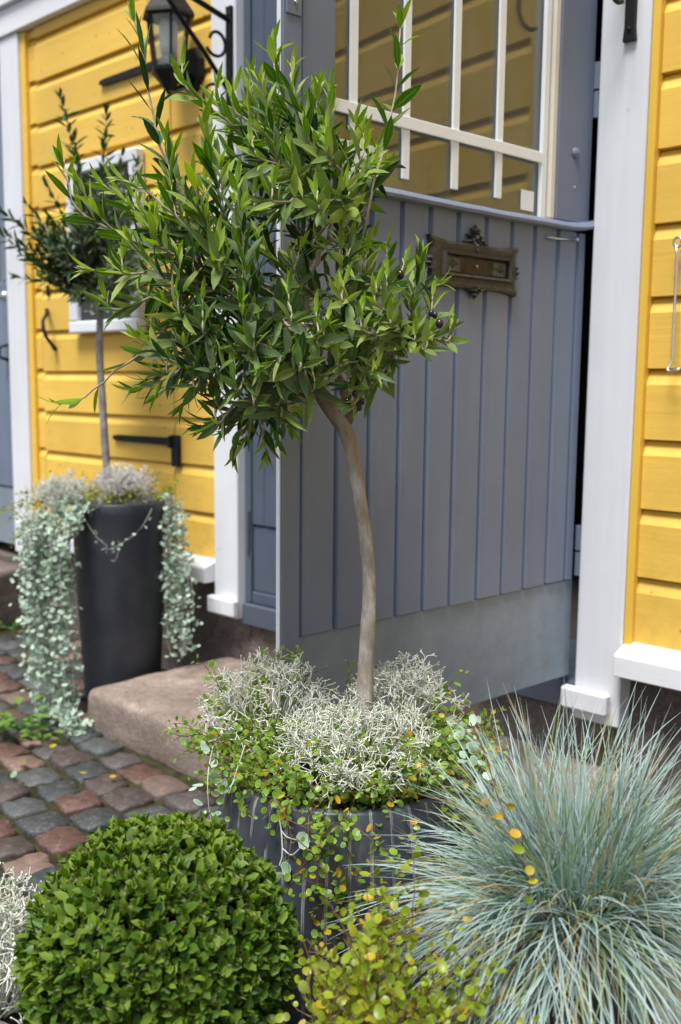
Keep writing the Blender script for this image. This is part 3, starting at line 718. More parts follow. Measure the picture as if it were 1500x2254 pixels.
ln = thing('wall_lantern', 'black six-sided wall lantern mounted on the yellow clapboards', 'lantern', (-2.575, 2.05, 1.9))
lc = (-2.578, 1.952)
def hexring(r, z, n=6): return [(lc[0]+r*math.cos(2*math.pi*(k+.5)/n), lc[1]+r*math.sin(2*math.pi*(k+.5)/n), z) for k in range(n)]
b = MB(); rr = [(.006, 2.20), (.02, 2.188), (.045, 2.160), (.083, 2.105), (.086, 2.094), (.074, 2.090)]
vs = [p for r_, z in rr for p in hexring(r_, z)]
b.add(vs, [(i*6+k, i*6+(k+1) % 6, (i+1)*6+(k+1) % 6, (i+1)*6+k) for i in range(len(rr)-1) for k in range(6)]+[tuple(range(6)), tuple(30+k for k in range(6))]); b.build('roof', M['iron'], ln)
for k in range(6):
    a1, a2 = hexring(.067, 2.091)[k], hexring(.049, 1.945)[k]
    b = MB(); b.tube([a1, a2], .0055, 4); b.build('corner_bar', M['iron'], ln)
    q1, q2, q3, q4 = hexring(.0645, 2.090)[k], hexring(.0645, 2.090)[(k+1) % 6], hexring(.0465, 1.946)[(k+1) % 6], hexring(.0465, 1.946)[k]
    b = MB(); inn = [(lc[0]+(p[0]-lc[0])*.96, lc[1]+(p[1]-lc[1])*.96, p[2]) for p in (q1, q2, q3, q4)]
    b.add([q1, q2, q3, q4]+inn, [(0, 1, 2, 3), (7, 6, 5, 4), (0, 4, 5, 1), (1, 5, 6, 2), (2, 6, 7, 3), (3, 7, 4, 0)]); b.build('pane', M['lamp_glass'], ln)
b = MB(); rr = [(.004, 1.87), (.016, 1.885), (.03, 1.905), (.056, 1.935), (.058, 1.946), (.045, 1.946)]
vs = [p for r_, z in rr for p in hexring(r_, z)]
b.add(vs, [(i*6+k, i*6+(k+1) % 6, (i+1)*6+(k+1) % 6, (i+1)*6+k) for i in range(len(rr)-1) for k in range(6)]+[tuple(range(6)), tuple(30+k for k in range(6))]); b.build('base', M['iron'], ln)
b = MB(); b.lathe([(.004, 0), (.024, .004), (.028, .03), (.028, .085), (.024, .10), (.003, .105)], (lc[0], lc[1], 1.985), 12); b.build('bulb', M['paper'], ln, smooth=True)
b = MB(); b.lathe([(.004, 0), (.021, .001), (.021, .036), (.004, .037)], (lc[0], lc[1], 1.947), 12); b.build('bulb_socket', M['grey_frame'], ln, smooth=True)
b = MB(); oc = [(-2.575+.052*math.cos(2*math.pi*(k+.5)/8)*.95, 1.962+.064*math.sin(2*math.pi*(k+.5)/8)) for k in range(8)]
b.add([(x, 2.026, z) for x, z in oc]+[(x+(x+2.575)*.15, 2.046, z+(z-1.962)*.1) for x, z in oc], [tuple(range(8)), tuple(range(15, 7, -1))]+[(i, (i+1) % 8, 8+(i+1) % 8, 8+i) for i in range(8)]); b.build('back_plate', M['iron'], ln)
b = MB(); b.tube([(-2.575, 2.026, 1.945), (-2.577, 1.995, 1.90), (-2.578, 1.965, 1.885)], .009, 8); b.build('arm', M['iron'], ln, smooth=True)

hk = thing('cabin_hook', 'long galvanised cabin hook hanging on right-hand yellow boards', 'hook', (-.955, 2.04, 1.04))
b = MB(); b.tube([onY(1487, 537, 2.028), onY(1491, 560, 2.028), onY(1480, 790, 2.026), onY(1474, 806, 2.020), onY(1469, 814, 2.016), onY(1474, 818, 2.012), onY(1490, 814, 2.010), onY(1497, 812, 2.010)], .0029, 7); b.build('rod', M['steel'], hk, smooth=True)
e0 = onY(1494, 533, 2.03)
b = MB(); b.tube([(e0[0]+.010*math.cos(t), 2.028, e0[2]+.010*math.sin(t)) for t in np.linspace(0, 2*math.pi, 14)], .0027, 6, cap=False)
b.tube([(e0[0]+.008, 2.026, e0[2]), (e0[0]+.008, 2.055, e0[2])], .0035, 6); b.build('eye', M['steel'], hk, smooth=True)

# ================================================================== PLANT TOOLKIT
def leaf_template(stations, fold=.12, curl=.12):
    """stations: (t, halfwidth); leaf along +x, width y, upper side +z"""
    V_, L_ = [], []
    for t, hw in stations:
        zc = -curl*t*t
        if hw < 1e-6: V_.append((t, 0, zc)); L_.append(.5)
        else: V_ += [(t, -hw, zc+fold*hw), (t, 0, zc), (t, hw, zc+fold*hw)]; L_ += [1., 0., 1.]
    F_ = []; idx = []; i = 0
    for t, hw in stations:
        if hw < 1e-6: idx.append((i, i, i)); i += 1
        else: idx.append((i, i+1, i+2)); i += 3
    for a, b_ in zip(idx[:-1], idx[1:]):
        for p, q in ((0, 1), (1, 2)):
            f = [a[p], b_[p], b_[q], a[q]]; g = []
            for z in f:
                if z not in g: g.append(z)
            F_.append(tuple(reversed(g)))
    return np.array(V_, float), F_, np.array(L_, float)
def disc_template(n=8, notch=0., cup=.10, stretch=1.0):
    V_ = [(.5*stretch, 0, 0)]; L_ = [0.]
    for k in range(n):
        th = math.pi + 2*math.pi*k/n
        r_ = .5*(1-notch*max(0, math.cos(th-math.pi))**6)
        V_.append((.5*stretch+r_*stretch*math.cos(th), r_*math.sin(th), cup*(r_/.5)**2*.5)); L_.append(1.)
    F_ = [(0, 1+k, 1+(k+1) % n) for k in range(n)]
    return np.array(V_, float), F_, np.array(L_, float)
def mesh_np(name, V_, faces, lu=None, mi=None, mats=(), smooth=True):
    me = bpy.data.meshes.new(name)
    sizes = np.array([len(f) for f in faces], np.int32) if not isinstance(faces, tuple) else faces[1]
    flat = np.fromiter((i for f in faces for i in f), np.int32) if not isinstance(faces, tuple) else faces[0]
    me.vertices.add(len(V_)); me.vertices.foreach_set('co', np.asarray(V_, np.float32).ravel())
    me.loops.add(len(flat)); me.loops.foreach_set('vertex_index', flat)
    me.polygons.add(len(sizes)); st_ = np.concatenate([[0], np.cumsum(sizes)[:-1]]).astype(np.int32)
    me.polygons.foreach_set('loop_start', st_); me.polygons.foreach_set('loop_total', sizes)
    for m_ in mats: me.materials.append(m_)
    if mi is not None: me.polygons.foreach_set('material_index', np.asarray(mi, np.int32))
    if smooth: me.polygons.foreach_set('use_smooth', np.ones(len(sizes), bool))
    me.update(calc_edges=True)
    if lu is not None:
        a = me.attributes.new('lu', 'FLOAT', 'POINT'); a.data.foreach_set('value', np.asarray(lu, np.float32))
    return me
class Leaves:
    """collects leaf frames: origin, length axis, width axis, normal (scaled), template id, material id"""
    def __init__(s): s.O = []; s.A = []; s.T = []; s.Mi = []
    def add(s, o, x, nrm_hint, L, W, t=0, m=0):
        x = nrm(x); z = np.asarray(nrm_hint, float); z = z-x*np.dot(z, x)
        if np.linalg.norm(z) < 1e-5: z = np.cross(x, (.3, .5, .8))
        z = nrm(z); y = np.cross(z, x)
        s.O.append(np.asarray(o, float)); s.A.append(np.stack([x*L, y*W, z*L], 1)); s.T.append(t); s.Mi.append(m)
    def build(s, parent, templates, mats, part='leaf', rest='foliage', n_ind=300):
        O = np.array(s.O); A = np.array(s.A); T = np.array(s.T); Mi = np.array(s.Mi)
        c = O+A[:, :, 0]*.5; d = c-CAM; z = d@FWD
        X = 750+F_PX*(d@RGT)/z; Y = 1127-F_PX*(d@UPV)/z
        size = np.linalg.norm(A[:, :, 0], axis=1)*np.linalg.norm(A[:, :, 1], axis=1)/z**2
        nz = A[:, :, 2]/np.linalg.norm(A[:, :, 2], axis=1)[:, None]
        size = size*np.abs((nz*(d/np.linalg.norm(d, axis=1)[:, None])).sum(1))
        inside = (z > .1) & (X > 5) & (X < 1495) & (Y > 5) & (Y < 2249)
        cell = {}
        gx = (X/9).astype(int); gy = (Y/9).astype(int)
        for i in np.argsort(z):
            if inside[i]: cell.setdefault((gx[i], gy[i]), i)
        vis = np.array(sorted(cell.values()), int) if cell else np.zeros(0, int)
        pick = vis[np.argsort(-size[vis])][:n_ind]
        cache = {}
        for i in pick:
            k = (T[i], Mi[i])
            if k not in cache:
                tv, tf, tl = templates[T[i]]; cache[k] = mesh_np(part, tv, tf, tl, None, (mats[Mi[i]],))
            o = obj(part, cache[k]); attach(o, parent)
            a = A[i]; o.matrix_basis = Matrix(((a[0, 0], a[0, 1], a[0, 2], O[i, 0]), (a[1, 0], a[1, 1], a[1, 2], O[i, 1]), (a[2, 0], a[2, 1], a[2, 2], O[i, 2]), (0, 0, 0, 1)))
        keep = np.ones(len(O), bool); keep[pick] = False
        if keep.sum() == 0: return
        VV, FL, SZ, LU, MI = [], [], [], [], []; base = 0
        for t in np.unique(T):
            ii = np.where(keep & (T == t))[0]
            if len(ii) == 0: continue
            tv, tf, tl = templates[t]
            P = np.einsum('nij,vj->nvi', A[ii], tv)+O[ii][:, None, :]
            VV.append(P.reshape(-1, 3)); LU.append(np.tile(tl, len(ii)))
            fl = np.array([i for f in tf for i in f], np.int32); sz = np.array([len(f) for f in tf], np.int32)
            off = (np.arange(len(ii))*len(tv)+base)[:, None]
            FL.append((fl[None, :]+off).ravel()); SZ.append(np.tile(sz, len(ii))); MI.append(np.repeat(Mi[ii], len(tf))); base += len(ii)*len(tv)
        me = mesh_np(rest, np.concatenate(VV), (np.concatenate(FL).astype(np.int32), np.concatenate(SZ)), np.concatenate(LU), np.concatenate(MI), mats)
        o = obj(rest, me); attach(o, parent); o['kind'] = 'stuff'; return o
class Tubes:
    """many thin stems as one mesh: 3-sided tapering tubes"""
    def __init__(s, n=3): s.n = n; s.V = []; s.F = []; s.Mi = []; s.b = 0
    def add(s, pts, r0, r1, mi=0):
        pts = np.asarray(pts, float); n = s.n; k = len(pts)
        t = np.gradient(pts, axis=0); t /= (np.linalg.norm(t, axis=1)[:, None]+1e-9)
        h = np.array((.21, .37, .9)) if abs(t[0][2]) < .8 else np.array((.9, .3, .1))
        a = np.cross(t, h); a /= (np.linalg.norm(a, axis=1)[:, None]+1e-9); b_ = np.cross(t, a)
        R_ = np.linspace(r0, r1, k)[:, None]
        ring = [pts+R_*(a*math.cos(2*math.pi*j/n)+b_*math.sin(2*math.pi*j/n)) for j in range(n)]
        s.V.append(np.stack(ring, 1).reshape(-1, 3))
        i = np.arange(k-1)[:, None]; j = np.arange(n)[None, :]
        q = np.stack([i*n+j, i*n+(j+1) % n, (i+1)*n+(j+1) % n, (i+1)*n+j], -1).reshape(-1, 4)+s.b
        s.F.append(q); s.Mi.append(np.full(len(q), mi)); s.b += k*n
    def build(s, name, mats, parent, stuff=True):
        Fq = np.concatenate(s.F).astype(np.int32)
        me = mesh_np(name, np.concatenate(s.V), (Fq.ravel(), np.full(len(Fq), 4, np.int32)), None, np.concatenate(s.Mi), mats)
        o = obj(name, me); attach(o, parent)
        if stuff: o['kind'] = 'stuff'
        return o
def smooth_path(pts, n=14, jit=0., rnd=random):
    """Catmull-Rom through the points"""
    P = [np.array(p, float) for p in pts]
    P = [2*P[0]-P[1]]+P+[2*P[-1]-P[-2]]; out = []
    seg = len(P)-3; per = max(2, n//seg)
    for i in range(seg):
        p0, p1, p2, p3 = P[i:i+4]
        for q in np.linspace(0, 1, per, endpoint=False):
            out.append(.5*((2*p1)+(-p0+p2)*q+(2*p0-5*p1+4*p2-p3)*q*q+(-p0+3*p1-3*p2+p3)*q**3))
    out.append(P[-2]); out = np.array(out)
    if jit: out[1:-1] += np.array([[rnd.gauss(0, jit) for _ in range(3)] for _ in range(len(out)-2)])
    return out
def resample(path, step):
    d = np.linalg.norm(np.diff(path, axis=0), axis=1); s_ = np.concatenate([[0], np.cumsum(d)])
    q = np.arange(0, s_[-1]+1e-9, step)
    return np.stack([np.interp(q, s_, path[:, k]) for k in range(3)], 1), s_[-1]

# ------------------------------------------------------------------ olive trees
OL = [leaf_template([(0, .012), (.08, .02), (.26, .08), (.52, .11), (.78, .075), (1, 0)], .3, .38), leaf_template([(0, .012), (.08, .02), (.28, .07), (.55, .085), (.8, .05), (1, 0)], .9, .05), leaf_template([(0, .012), (.08, .02), (.28, .085), (.52, .105), (.78, .070), (1, 0)], .35, .10),
      leaf_template([(0, .012), (.08, .02), (.25, .095), (.50, .125), (.75, .095), (1, 0)], .25, .22),
      leaf_template([(0, .012), (.10, .02), (.30, .075), (.55, .090), (.80, .055), (1, 0)], .5, -.06),
      leaf_template([(0, .012), (.08, .03), (.30, .125), (.55, .145), (.80, .09), (1, 0)], .2, .12)]
def shoot(path, LV, R, t0=.25, step=.0165, L=(.046, .062), tip_young=5, ang=35, age_bias=0., w=.97, sparse=0.):
    """opposite, crosswise leaf pairs along a shoot; fresh pale tuft at its tip"""
    nodes, tot = resample(path, step); n = len(nodes); phi = R.uniform(0, 3.1)
    for i in range(max(1, int(n*t0)), n):
        p = nodes[i]; T_ = nrm(nodes[min(i+1, n-1)]-nodes[i-1])
        left = n-1-i; phi += math.pi/2+R.gauss(0, .25)
        a = nrm(np.cross(T_, (0.31, 0.2, 0.93)) if abs(T_[2]) < .95 else np.cross(T_, (1, 0, 0))); b_ = np.cross(T_, a)
        q = min(1., left/4.)
        an = rad((ang*(.45+.55*q))+R.gauss(0, 9))
        ll = R.uniform(*L)*(.62+.38*q)
        for sg in (0, math.pi):
            if R.random() < sparse: continue
            sd_ = a*math.cos(phi+sg)+b_*math.sin(phi+sg)
            x = T_*math.cos(an)+sd_*math.sin(an)+np.array((0, 0, .06))+np.array([R.gauss(0, .09) for _ in range(3)])
            z = T_*math.sin(an)-sd_*math.cos(an)+np.array([R.gauss(0, .25) for _ in range(3)])
            age = left+R.gauss(0, 1.6)+age_bias*10
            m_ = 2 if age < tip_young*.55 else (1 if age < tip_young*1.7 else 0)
            LV.add(p, x, z, ll*R.uniform(.72, 1.18), ll*R.uniform(.78, 1.15)*w, R.randrange(6), m_)
    # tip pair closing the shoot
    T_ = nrm(nodes[-1]-nodes[-2])
    for sg in (-1, 1):
        sd_ = nrm(np.cross(T_, (.2, .9, .3)))*sg
        LV.add(nodes[-1], T_*.95+sd_*.22, -sd_, L[0]*.8, L[0]*.7*w, 0, 2)
R = random.Random(11)
D0 = 1.45
tree = thing('olive_tree', 'large in-focus olive tree with a bent bare trunk growing in the ribbed pot', 'olive tree', tuple(at(803, 1600, D0)))
tp = [at(x, y, D0+dz) for x, y, dz in ((803, 1625, 0), (804, 1500, 0), (809, 1400, -.004), (813, 1290, 0), (806, 1190, .004), (794, 1105, .004), (781, 1030, 0), (764, 955, -.003), (738, 915, -.008), (706, 868, -.015), (684, 815, -.02), (672, 760, -.02))]
tr_ = [.0128, .0122, .0112, .0097, .0097, .0095, .0098, .0115, .0112, .0105, .0085, .006]
pth = smooth_path(tp, 48); rr = np.interp(np.linspace(0, 1, len(pth)), np.linspace(0, 1, len(tr_)), tr_)
rr = [r_*(1+.06*noise.noise(Vector((i*.7, 2, 3)))) for i, r_ in enumerate(rr)]
b = MB(); b.tube(pth, rr, 12); b.build('trunk', M['bark'], tree, smooth=True)
LV = Leaves(); hubs = {}
def branch(pts, r0, r1, n=16):
    path = smooth_path([at(x, y, D0+dz) for x, y, dz in pts], n, .0012, R)
    b_ = MB(); b_.tube(path, list(np.linspace(r0, r1, len(path))), 6); b_.build('branch', M['twig'] if r0 < .0062 else M['bark'], tree, smooth=True)
    return path
def leafy(pts, r0=.0028, r1=.0011, n=16, **kw):
    p_ = branch(pts, r0, r1, n); shoot(p_, LV, R, **kw)
    if kw.get('sparse', 0) < .05:            # side twigs
        nodes, tot = resample(p_, .03)
        for i in range(max(2, int(len(nodes)*.35)), int(len(nodes)*.72)):
            if R.random() < .30:
                T_ = nrm(nodes[i+1]-nodes[i]); s_ = nrm(np.cross(T_, [R.gauss(0, 1) for _ in range(3)]))
                s_ = s_+FWD*.45; dr = nrm(T_*.7+s_*.65+np.array((0, 0, .55))); ln_ = R.uniform(.05, .11)
                q_ = smooth_path([nodes[i], nodes[i]+dr*ln_*.5, nodes[i]+dr*ln_+np.array((0, 0, .012))], 6)
                TW.add(q_, .0013, .0007); shoot(q_, LV, R, .2, .0145, (.038, .054), 3 if nodes[i][2] > 1.18 else 1.5)
TW = Tubes(4)
# the scaffold limbs
branch([(690, 850, -.02), (640, 812, -.05), (560, 782, -.08), (500, 762, -.09), (440, 752, -.09)], .0062, .0025)
branch([(767, 925, 0), (770, 905, .02), (752, 850, .05), (731, 790, .05), (738, 700, .04), (747, 630, .03)], .0085, .0055)
branch([(684, 815, -.02), (640, 750, -.06), (596, 713, -.08), (552, 680, -.09), (508, 645, -.1)], .0058, .003)
branch([(672, 760, -.02), (668, 690, -.02), (682, 613, -.02), (705, 560, -.02), (722, 525, -.02), (742, 470, -.03)], .006, .003)
branch([(700, 860, 0), (660, 800, .08), (600, 740, .14), (560, 660, .16)], .006, .003)
branch([(735, 800, .04), (800, 790, .0), (850, 760, -.04), (905, 730, -.07)], .005, .003)
branch([(706, 868, -.01), (640, 880, -.05), (570, 890, -.08), (520, 900, -.08)], .005, .0025)
# shoots that make the outline (pixel path, metres nearer/farther than the trunk)
S_ = [([(747, 640, .03), (778, 580, .02), (803, 500, .0), (818, 430, -.01), (838, 350, -.01), (862, 260, -.01), (878, 150, -.01), (882, 60, -.01)], dict(t0=.36, step=.030, L=(.054, .070), sparse=.06, tip_young=3, ang=50, w=1.15)),
      ([(469, 584, -.08), (440, 502, -.1), (397, 420, -.11), (352, 320, -.12), (338, 240, -.12), (318, 140, -.12), (300, 55, -.12), (296, 20, -.12)], dict(t0=.38, step=.024, L=(.054, .070), sparse=.04, tip_young=3)),
      ([(480, 624, -.09), (390, 575, -.12), (303, 534, -.14), (217, 491, -.15), (166, 458, -.15), (150, 410, -.15), (142, 350, -.15)], dict(t0=.25, step=.022, L=(.054, .068))),
      ([(500, 660, -.09), (447, 631, -.11), (370, 612, -.13), (296, 606, -.14), (235, 598, -.15), (170, 586, -.15)], dict(t0=.3, step=.026, L=(.05, .064), sparse=.15)),
      ([(454, 757, -.09), (393, 755, -.10), (314, 780, -.11), (253, 818, -.11), (206, 861, -.11), (170, 883, -.11), (130, 890, -.11)], dict(t0=.26, step=.027, L=(.046, .060), sparse=.22, tip_young=4, w=1.1)),
      ([(508, 645, -.1), (420, 560, -.05), (330, 490, 0), (262, 430, .03), (220, 400, .04)], dict()),
      ([(500, 640, -.1), (440, 540, -.14), (380, 470, -.17), (320, 420, -.18), (255, 395, -.18)], dict(step=.02))]
tips = [(402, 140, -.10), (452, 250, -.15), (478, 195, -.02), (515, 200, -.08), (602, 100, 0), (552, 175, .04), (692, 205, .05), (500, 300, .05), (450, 390, .04), (620, 260, .08), (560, 420, -.05), (642, 145, -.05), (676, 260, -.10), (726, 190, -.02), (560, 300, -.16),
        (720, 290, -.12), (782, 262, .02), (800, 300, -.08), (830, 330, .03), (640, 330, -.17), (600, 400, -.2), (700, 420, -.19), (520, 400, -.2), (430, 380, -.19), (760, 420, -.15), (795, 400, .03),
        (380, 330, .03), (300, 420, -.02), (460, 320, .08), (345, 500, -.2), (270, 560, -.19), (240, 640, -.12), (340, 690, -.1), (395, 650, -.2), (480, 520, -.22)]
for x, y, dz in tips:
    st_ = min(((682, 613, -.02), (742, 470, -.03), (600, 715, -.08), (508, 645, -.1), (747, 630, .03), (560, 660, .16)), key=lambda h: math.hypot(h[0]-x, h[1]-y)+abs(h[2]-dz)*600+R.uniform(0, 90))
    mx_ = ((st_[0]*.5+x*.5)+R.uniform(-18, 18)+(x-st_[0])*.08, (st_[1]*.48+y*.52), (st_[2]+dz)/2)
    S_.append(([st_, mx_, (x*.93+mx_[0]*.07, y+max(45, .34*(mx_[1]-y)), dz), (x, y, dz+.01)], dict(t0=.18)))
rtips = [(880, 520, .06), (860, 560, -.02), (905, 560, .02), (935, 585, -.04), (900, 610, -.10), (950, 640, -.08), (995, 660, -.10), (1035, 722, -.12), (960, 720, -.10), (905, 690, -.14), (985, 740, -.12), (870, 640, -.16), (820, 560, -.14), (840, 700, -.18),
         (880, 790, -.13), (860, 830, -.10), (820, 870, -.08), (790, 780, -.17), (760, 720, -.2), (800, 640, -.18), (865, 760, .06), (830, 860, .04)]
for x, y, dz in rtips:
    st_ = min(((747, 640, .03), (735, 790, .04), (800, 790, 0), (850, 760, -.04), (722, 525, -.02)), key=lambda h: math.hypot(h[0]-x, h[1]-y)+R.uniform(0, 50))
    mx_ = ((st_[0]+x)/2+R.uniform(-8, 8), (st_[1]+y)/2+R.uniform(0, 18), (st_[2]+dz)/2)
    x -= 46+max(0, 640-y)*.12
    S_.append(([st_, mx_, (x*.94+mx_[0]*.06, y+26, dz), (x+4, y-R.uniform(0, 26), dz+.015)], dict(t0=.2, L=(.040, .054), step=.016)))
btips = [(335, 828, -.1), (350, 862, -.12), (372, 800, -.15), (410, 880, -.10), (445, 935, -.08), (430, 820, -.18), (480, 900, -.16), (515, 985, -.05), (500, 940, -.13), (545, 960, -.10), (590, 990, -.07), (612, 960, -.02), (560, 860, -.19), (620, 880, -.17), (635, 935, .04),
         (480, 790, -.19), (520, 830, -.2), (600, 800, -.2), (660, 780, -.21), (700, 720, -.21), (560, 740, -.22), (450, 700, -.2), (640, 680, -.22), (690, 830, -.15), (390, 720, -.17), (540, 640, -.22), (480, 860, .03), (580, 900, .08), (420, 760, .02), (520, 920, .05), (650, 900, .08)]
for x, y, dz in btips:
    st_ = min(((640, 812, -.05), (560, 782, -.08), (500, 762, -.09), (570, 890, -.08), (596, 713, -.08), (660, 800, .08), (684, 815, -.02)), key=lambda h: math.hypot(h[0]-x, h[1]-y)+R.uniform(0, 60))
    mx_ = ((st_[0]+x)/2+R.uniform(-10, 10), (st_[1]+y)/2-R.uniform(0, 14), (st_[2]+dz)/2)
    fr = dz < -.14
    S_.append(([st_, mx_, (x, y+(34 if fr else 4), dz), (x-4, y-(R.uniform(15, 45) if fr else 0), dz+(.02 if fr else 0))], dict(t0=.2, L=(.042, .058), step=.0165, age_bias=.25, tip_young=4)))
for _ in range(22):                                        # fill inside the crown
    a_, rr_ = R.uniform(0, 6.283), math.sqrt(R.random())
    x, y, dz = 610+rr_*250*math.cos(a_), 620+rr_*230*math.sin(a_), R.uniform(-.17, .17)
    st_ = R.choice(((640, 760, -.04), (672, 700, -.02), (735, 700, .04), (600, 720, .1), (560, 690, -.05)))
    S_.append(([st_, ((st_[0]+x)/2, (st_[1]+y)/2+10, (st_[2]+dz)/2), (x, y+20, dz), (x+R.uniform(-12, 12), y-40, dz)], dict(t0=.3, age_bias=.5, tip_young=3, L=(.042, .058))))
for pts, kw in S_:
    leafy(pts, R.uniform(.0022, .003), .001, 14, **kw)
TW.build('side_twigs', [M['twig']], tree)
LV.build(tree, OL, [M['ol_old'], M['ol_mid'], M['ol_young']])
for x, y, dz in ((968, 713, -.12), (958, 694, -.12), (950, 690, -.125), (882, 605, -.1), (781, 866, -.1), (798, 884, -.11), (790, 890, -.1), (766, 885, -.06), (792, 897, -.1)):
    p = at(x, y, D0+dz); b = MB(); b.ball(p, .0055 if x in (968, 766, 882) else .004, 10, 7, (1, 1, 1.2)); b.build('olive', M['olive_fruit'], tree, smooth=True)

# far olive tree
R = random.Random(23); D1 = 3.12
ft = thing('olive_tree', 'small out-of-focus olive tree growing in the tall dark planter', 'olive tree', tuple(at(238, 1060, D1)))
b = MB(); tpts = [at(238, 1060, D1), at(232, 980, D1), at(226, 880, D1), at(220, 780, D1), at(221, 700, D1), at(222, 640, D1)]
b.tube(smooth_path(tpts, 24), list(np.linspace(.0125, .0105, 25)), 8); b.build('trunk', M['twig_far'], ft, smooth=True)
FV = Leaves(); TW = Tubes(4)
ftips = [(132, 205, 0), (235, 245, .02), (165, 310, .05), (270, 340, .0), (300, 360, .08), (100, 400, -.05), (60, 450, 0), (10, 470, 0), (20, 520, .05), (-20, 500, 0), (45, 560, .02), (90, 600, 0), (130, 640, 0), (330, 500, .05), (350, 560, 0), (340, 620, .0), (300, 660, -.05), (250, 670, 0), (170, 660, .05), (30, 610, 0), (330, 430, 0)]
for _ in range(105):
    a_, q_ = R.uniform(0, 6.283), R.uniform(.35, 1)
    ftips.append((205+q_*135*math.cos(a_), 545+q_*120*math.sin(a_), R.uniform(-.17, .14)))
for x, y, dz in ftips:
    s0 = (222+R.uniform(-12, 12), 650-R.uniform(0, 60), R.uniform(-.03, .03))
    path = smooth_path([at(*s0[:2], D1+s0[2]), at((s0[0]+x)/2+R.uniform(-12, 12), (s0[1]+y)/2+12, D1+(s0[2]+dz)/2), at(x, y, D1+dz)], 12)
    TW.add(path, .0032, .0012); shoot(path, FV, R, .3, .0165, (.038, .058), 1, 45, 0., 1.35)
TW.build('branches', [M['twig_far']], ft)
FV.build(ft, OL, [M['far_leaf'], M['far_leaf'], M['ol_old']], n_ind=0)

# ================================================================== POTS
R = random.Random(31)
PC = (-.945, 1.018); PZ = .452
def pot_r(z):
    return float(np.interp(z, [0, .05, .14, .24, .33, .40, .44, .452], [.135, .155, .185, .197, .194, .184, .177, .172]))
rp = thing('ribbed_pot', 'round charcoal pot with scuffed vertical ribs below the large olive tree', 'pot', (PC[0], PC[1], 0))
NR = 40; SUB = 8
b = MB(); zs = [0, .02, .05, .09, .14, .19, .24, .29, .33, .37, .40, .425, .44, .449, .452]
def rf(k, z):
    ph = (k % SUB)/SUB; fade = min(1, max(0, (.43-z)/.05))
    return 1+.004*fade*(math.sin(math.pi*ph)**.5-.75) - (.010*fade if k % SUB == 0 else 0)
prof_ = [(pot_r(z), z) for z in zs]+[(.163, .4535), (.157, .448), (.153, .40)]
b.lathe(prof_, (PC[0], PC[1], 0), NR*SUB, rfun=rf); b.add([(PC[0]+.135*math.cos(t), PC[1]+.135*math.sin(t), .001) for t in np.linspace(0, 2*math.pi, 24, endpoint=False)], [tuple(range(24))])
m_, nt_, bs_ = new_mat('ribbed_planter')
tc = nt_.nodes.new('ShaderNodeTexCoord'); sx = nt_.nodes.new('ShaderNodeSeparateXYZ')
sub = nt_.nodes.new('ShaderNodeVectorMath'); sub.operation = 'SUBTRACT'; sub.inputs[1].default_value = (PC[0], PC[1], 0)
nt_.links.new(tc.outputs['Object'], sub.inputs[0]); nt_.links.new(sub.outputs[0], sx.inputs[0])
an_ = math_n(nt_, 'ARCTAN2', sx.outputs['Y'], sx.outputs['X'])
rib = math_n(nt_, 'FRACT', math_n(nt_, 'MULTIPLY', an_, NR/(2*math.pi)))
d_ = math_n(nt_, 'ABSOLUTE', math_n(nt_, 'SUBTRACT', rib, .5))              # .5 at the groove
gro = ramp(nt_, d_, [(.41, (0, 0, 0)), (.455, (1, 1, 1)), (.47, (.9, .9, .9)), (.5, (.1, .1, .1))])
sc_n = noise_t(nt_, coords(nt_, (1, 1, .28)), 55, 6, .75)
scf = ramp(nt_, sc_n, [(.42, (0, 0, 0)), (.58, (1, 1, 1))])
cl = ramp(nt_, noise_t(nt_, coords(nt_), 8, 6), [(.3, (.038, .044, .058)), (.7, (.070, .079, .100))])
cl = mixc(nt_, mixc(nt_, 1.0, gro, scf, 'MULTIPLY'), cl, (.36, .37, .38))
sm = ramp(nt_, noise_t(nt_, coords(nt_, (1, 1, .12)), 26, 5, .7), [(.62, (0, 0, 0)), (.80, (.35, .35, .35))])
cl = mixc(nt_, sm, cl, (.24, .25, .27))
nt_.links.new(cl, bs_.inputs['Base Color']); bs_.inputs['Roughness'].default_value = .42
bump(nt_, bs_, sc_n, .12, .002)
b.build('body', m_, rp, smooth=True)
def soil(parent, c, r, z):
    s_ = MB(); s_.add([(c[0]+r*math.cos(t), c[1]+r*math.sin(t), z+.006*noise.noise(Vector((math.cos(t)*3, math.sin(t)*3, z*9)))) for t in np.linspace(0, 2*math.pi, 28, endpoint=False)]+[(c[0], c[1], z+.02)], [(i, (i+1) % 28, 28) for i in range(28)])
    s_.build('soil', M['soil'], parent, smooth=True)
soil(rp, PC, .157, .425)
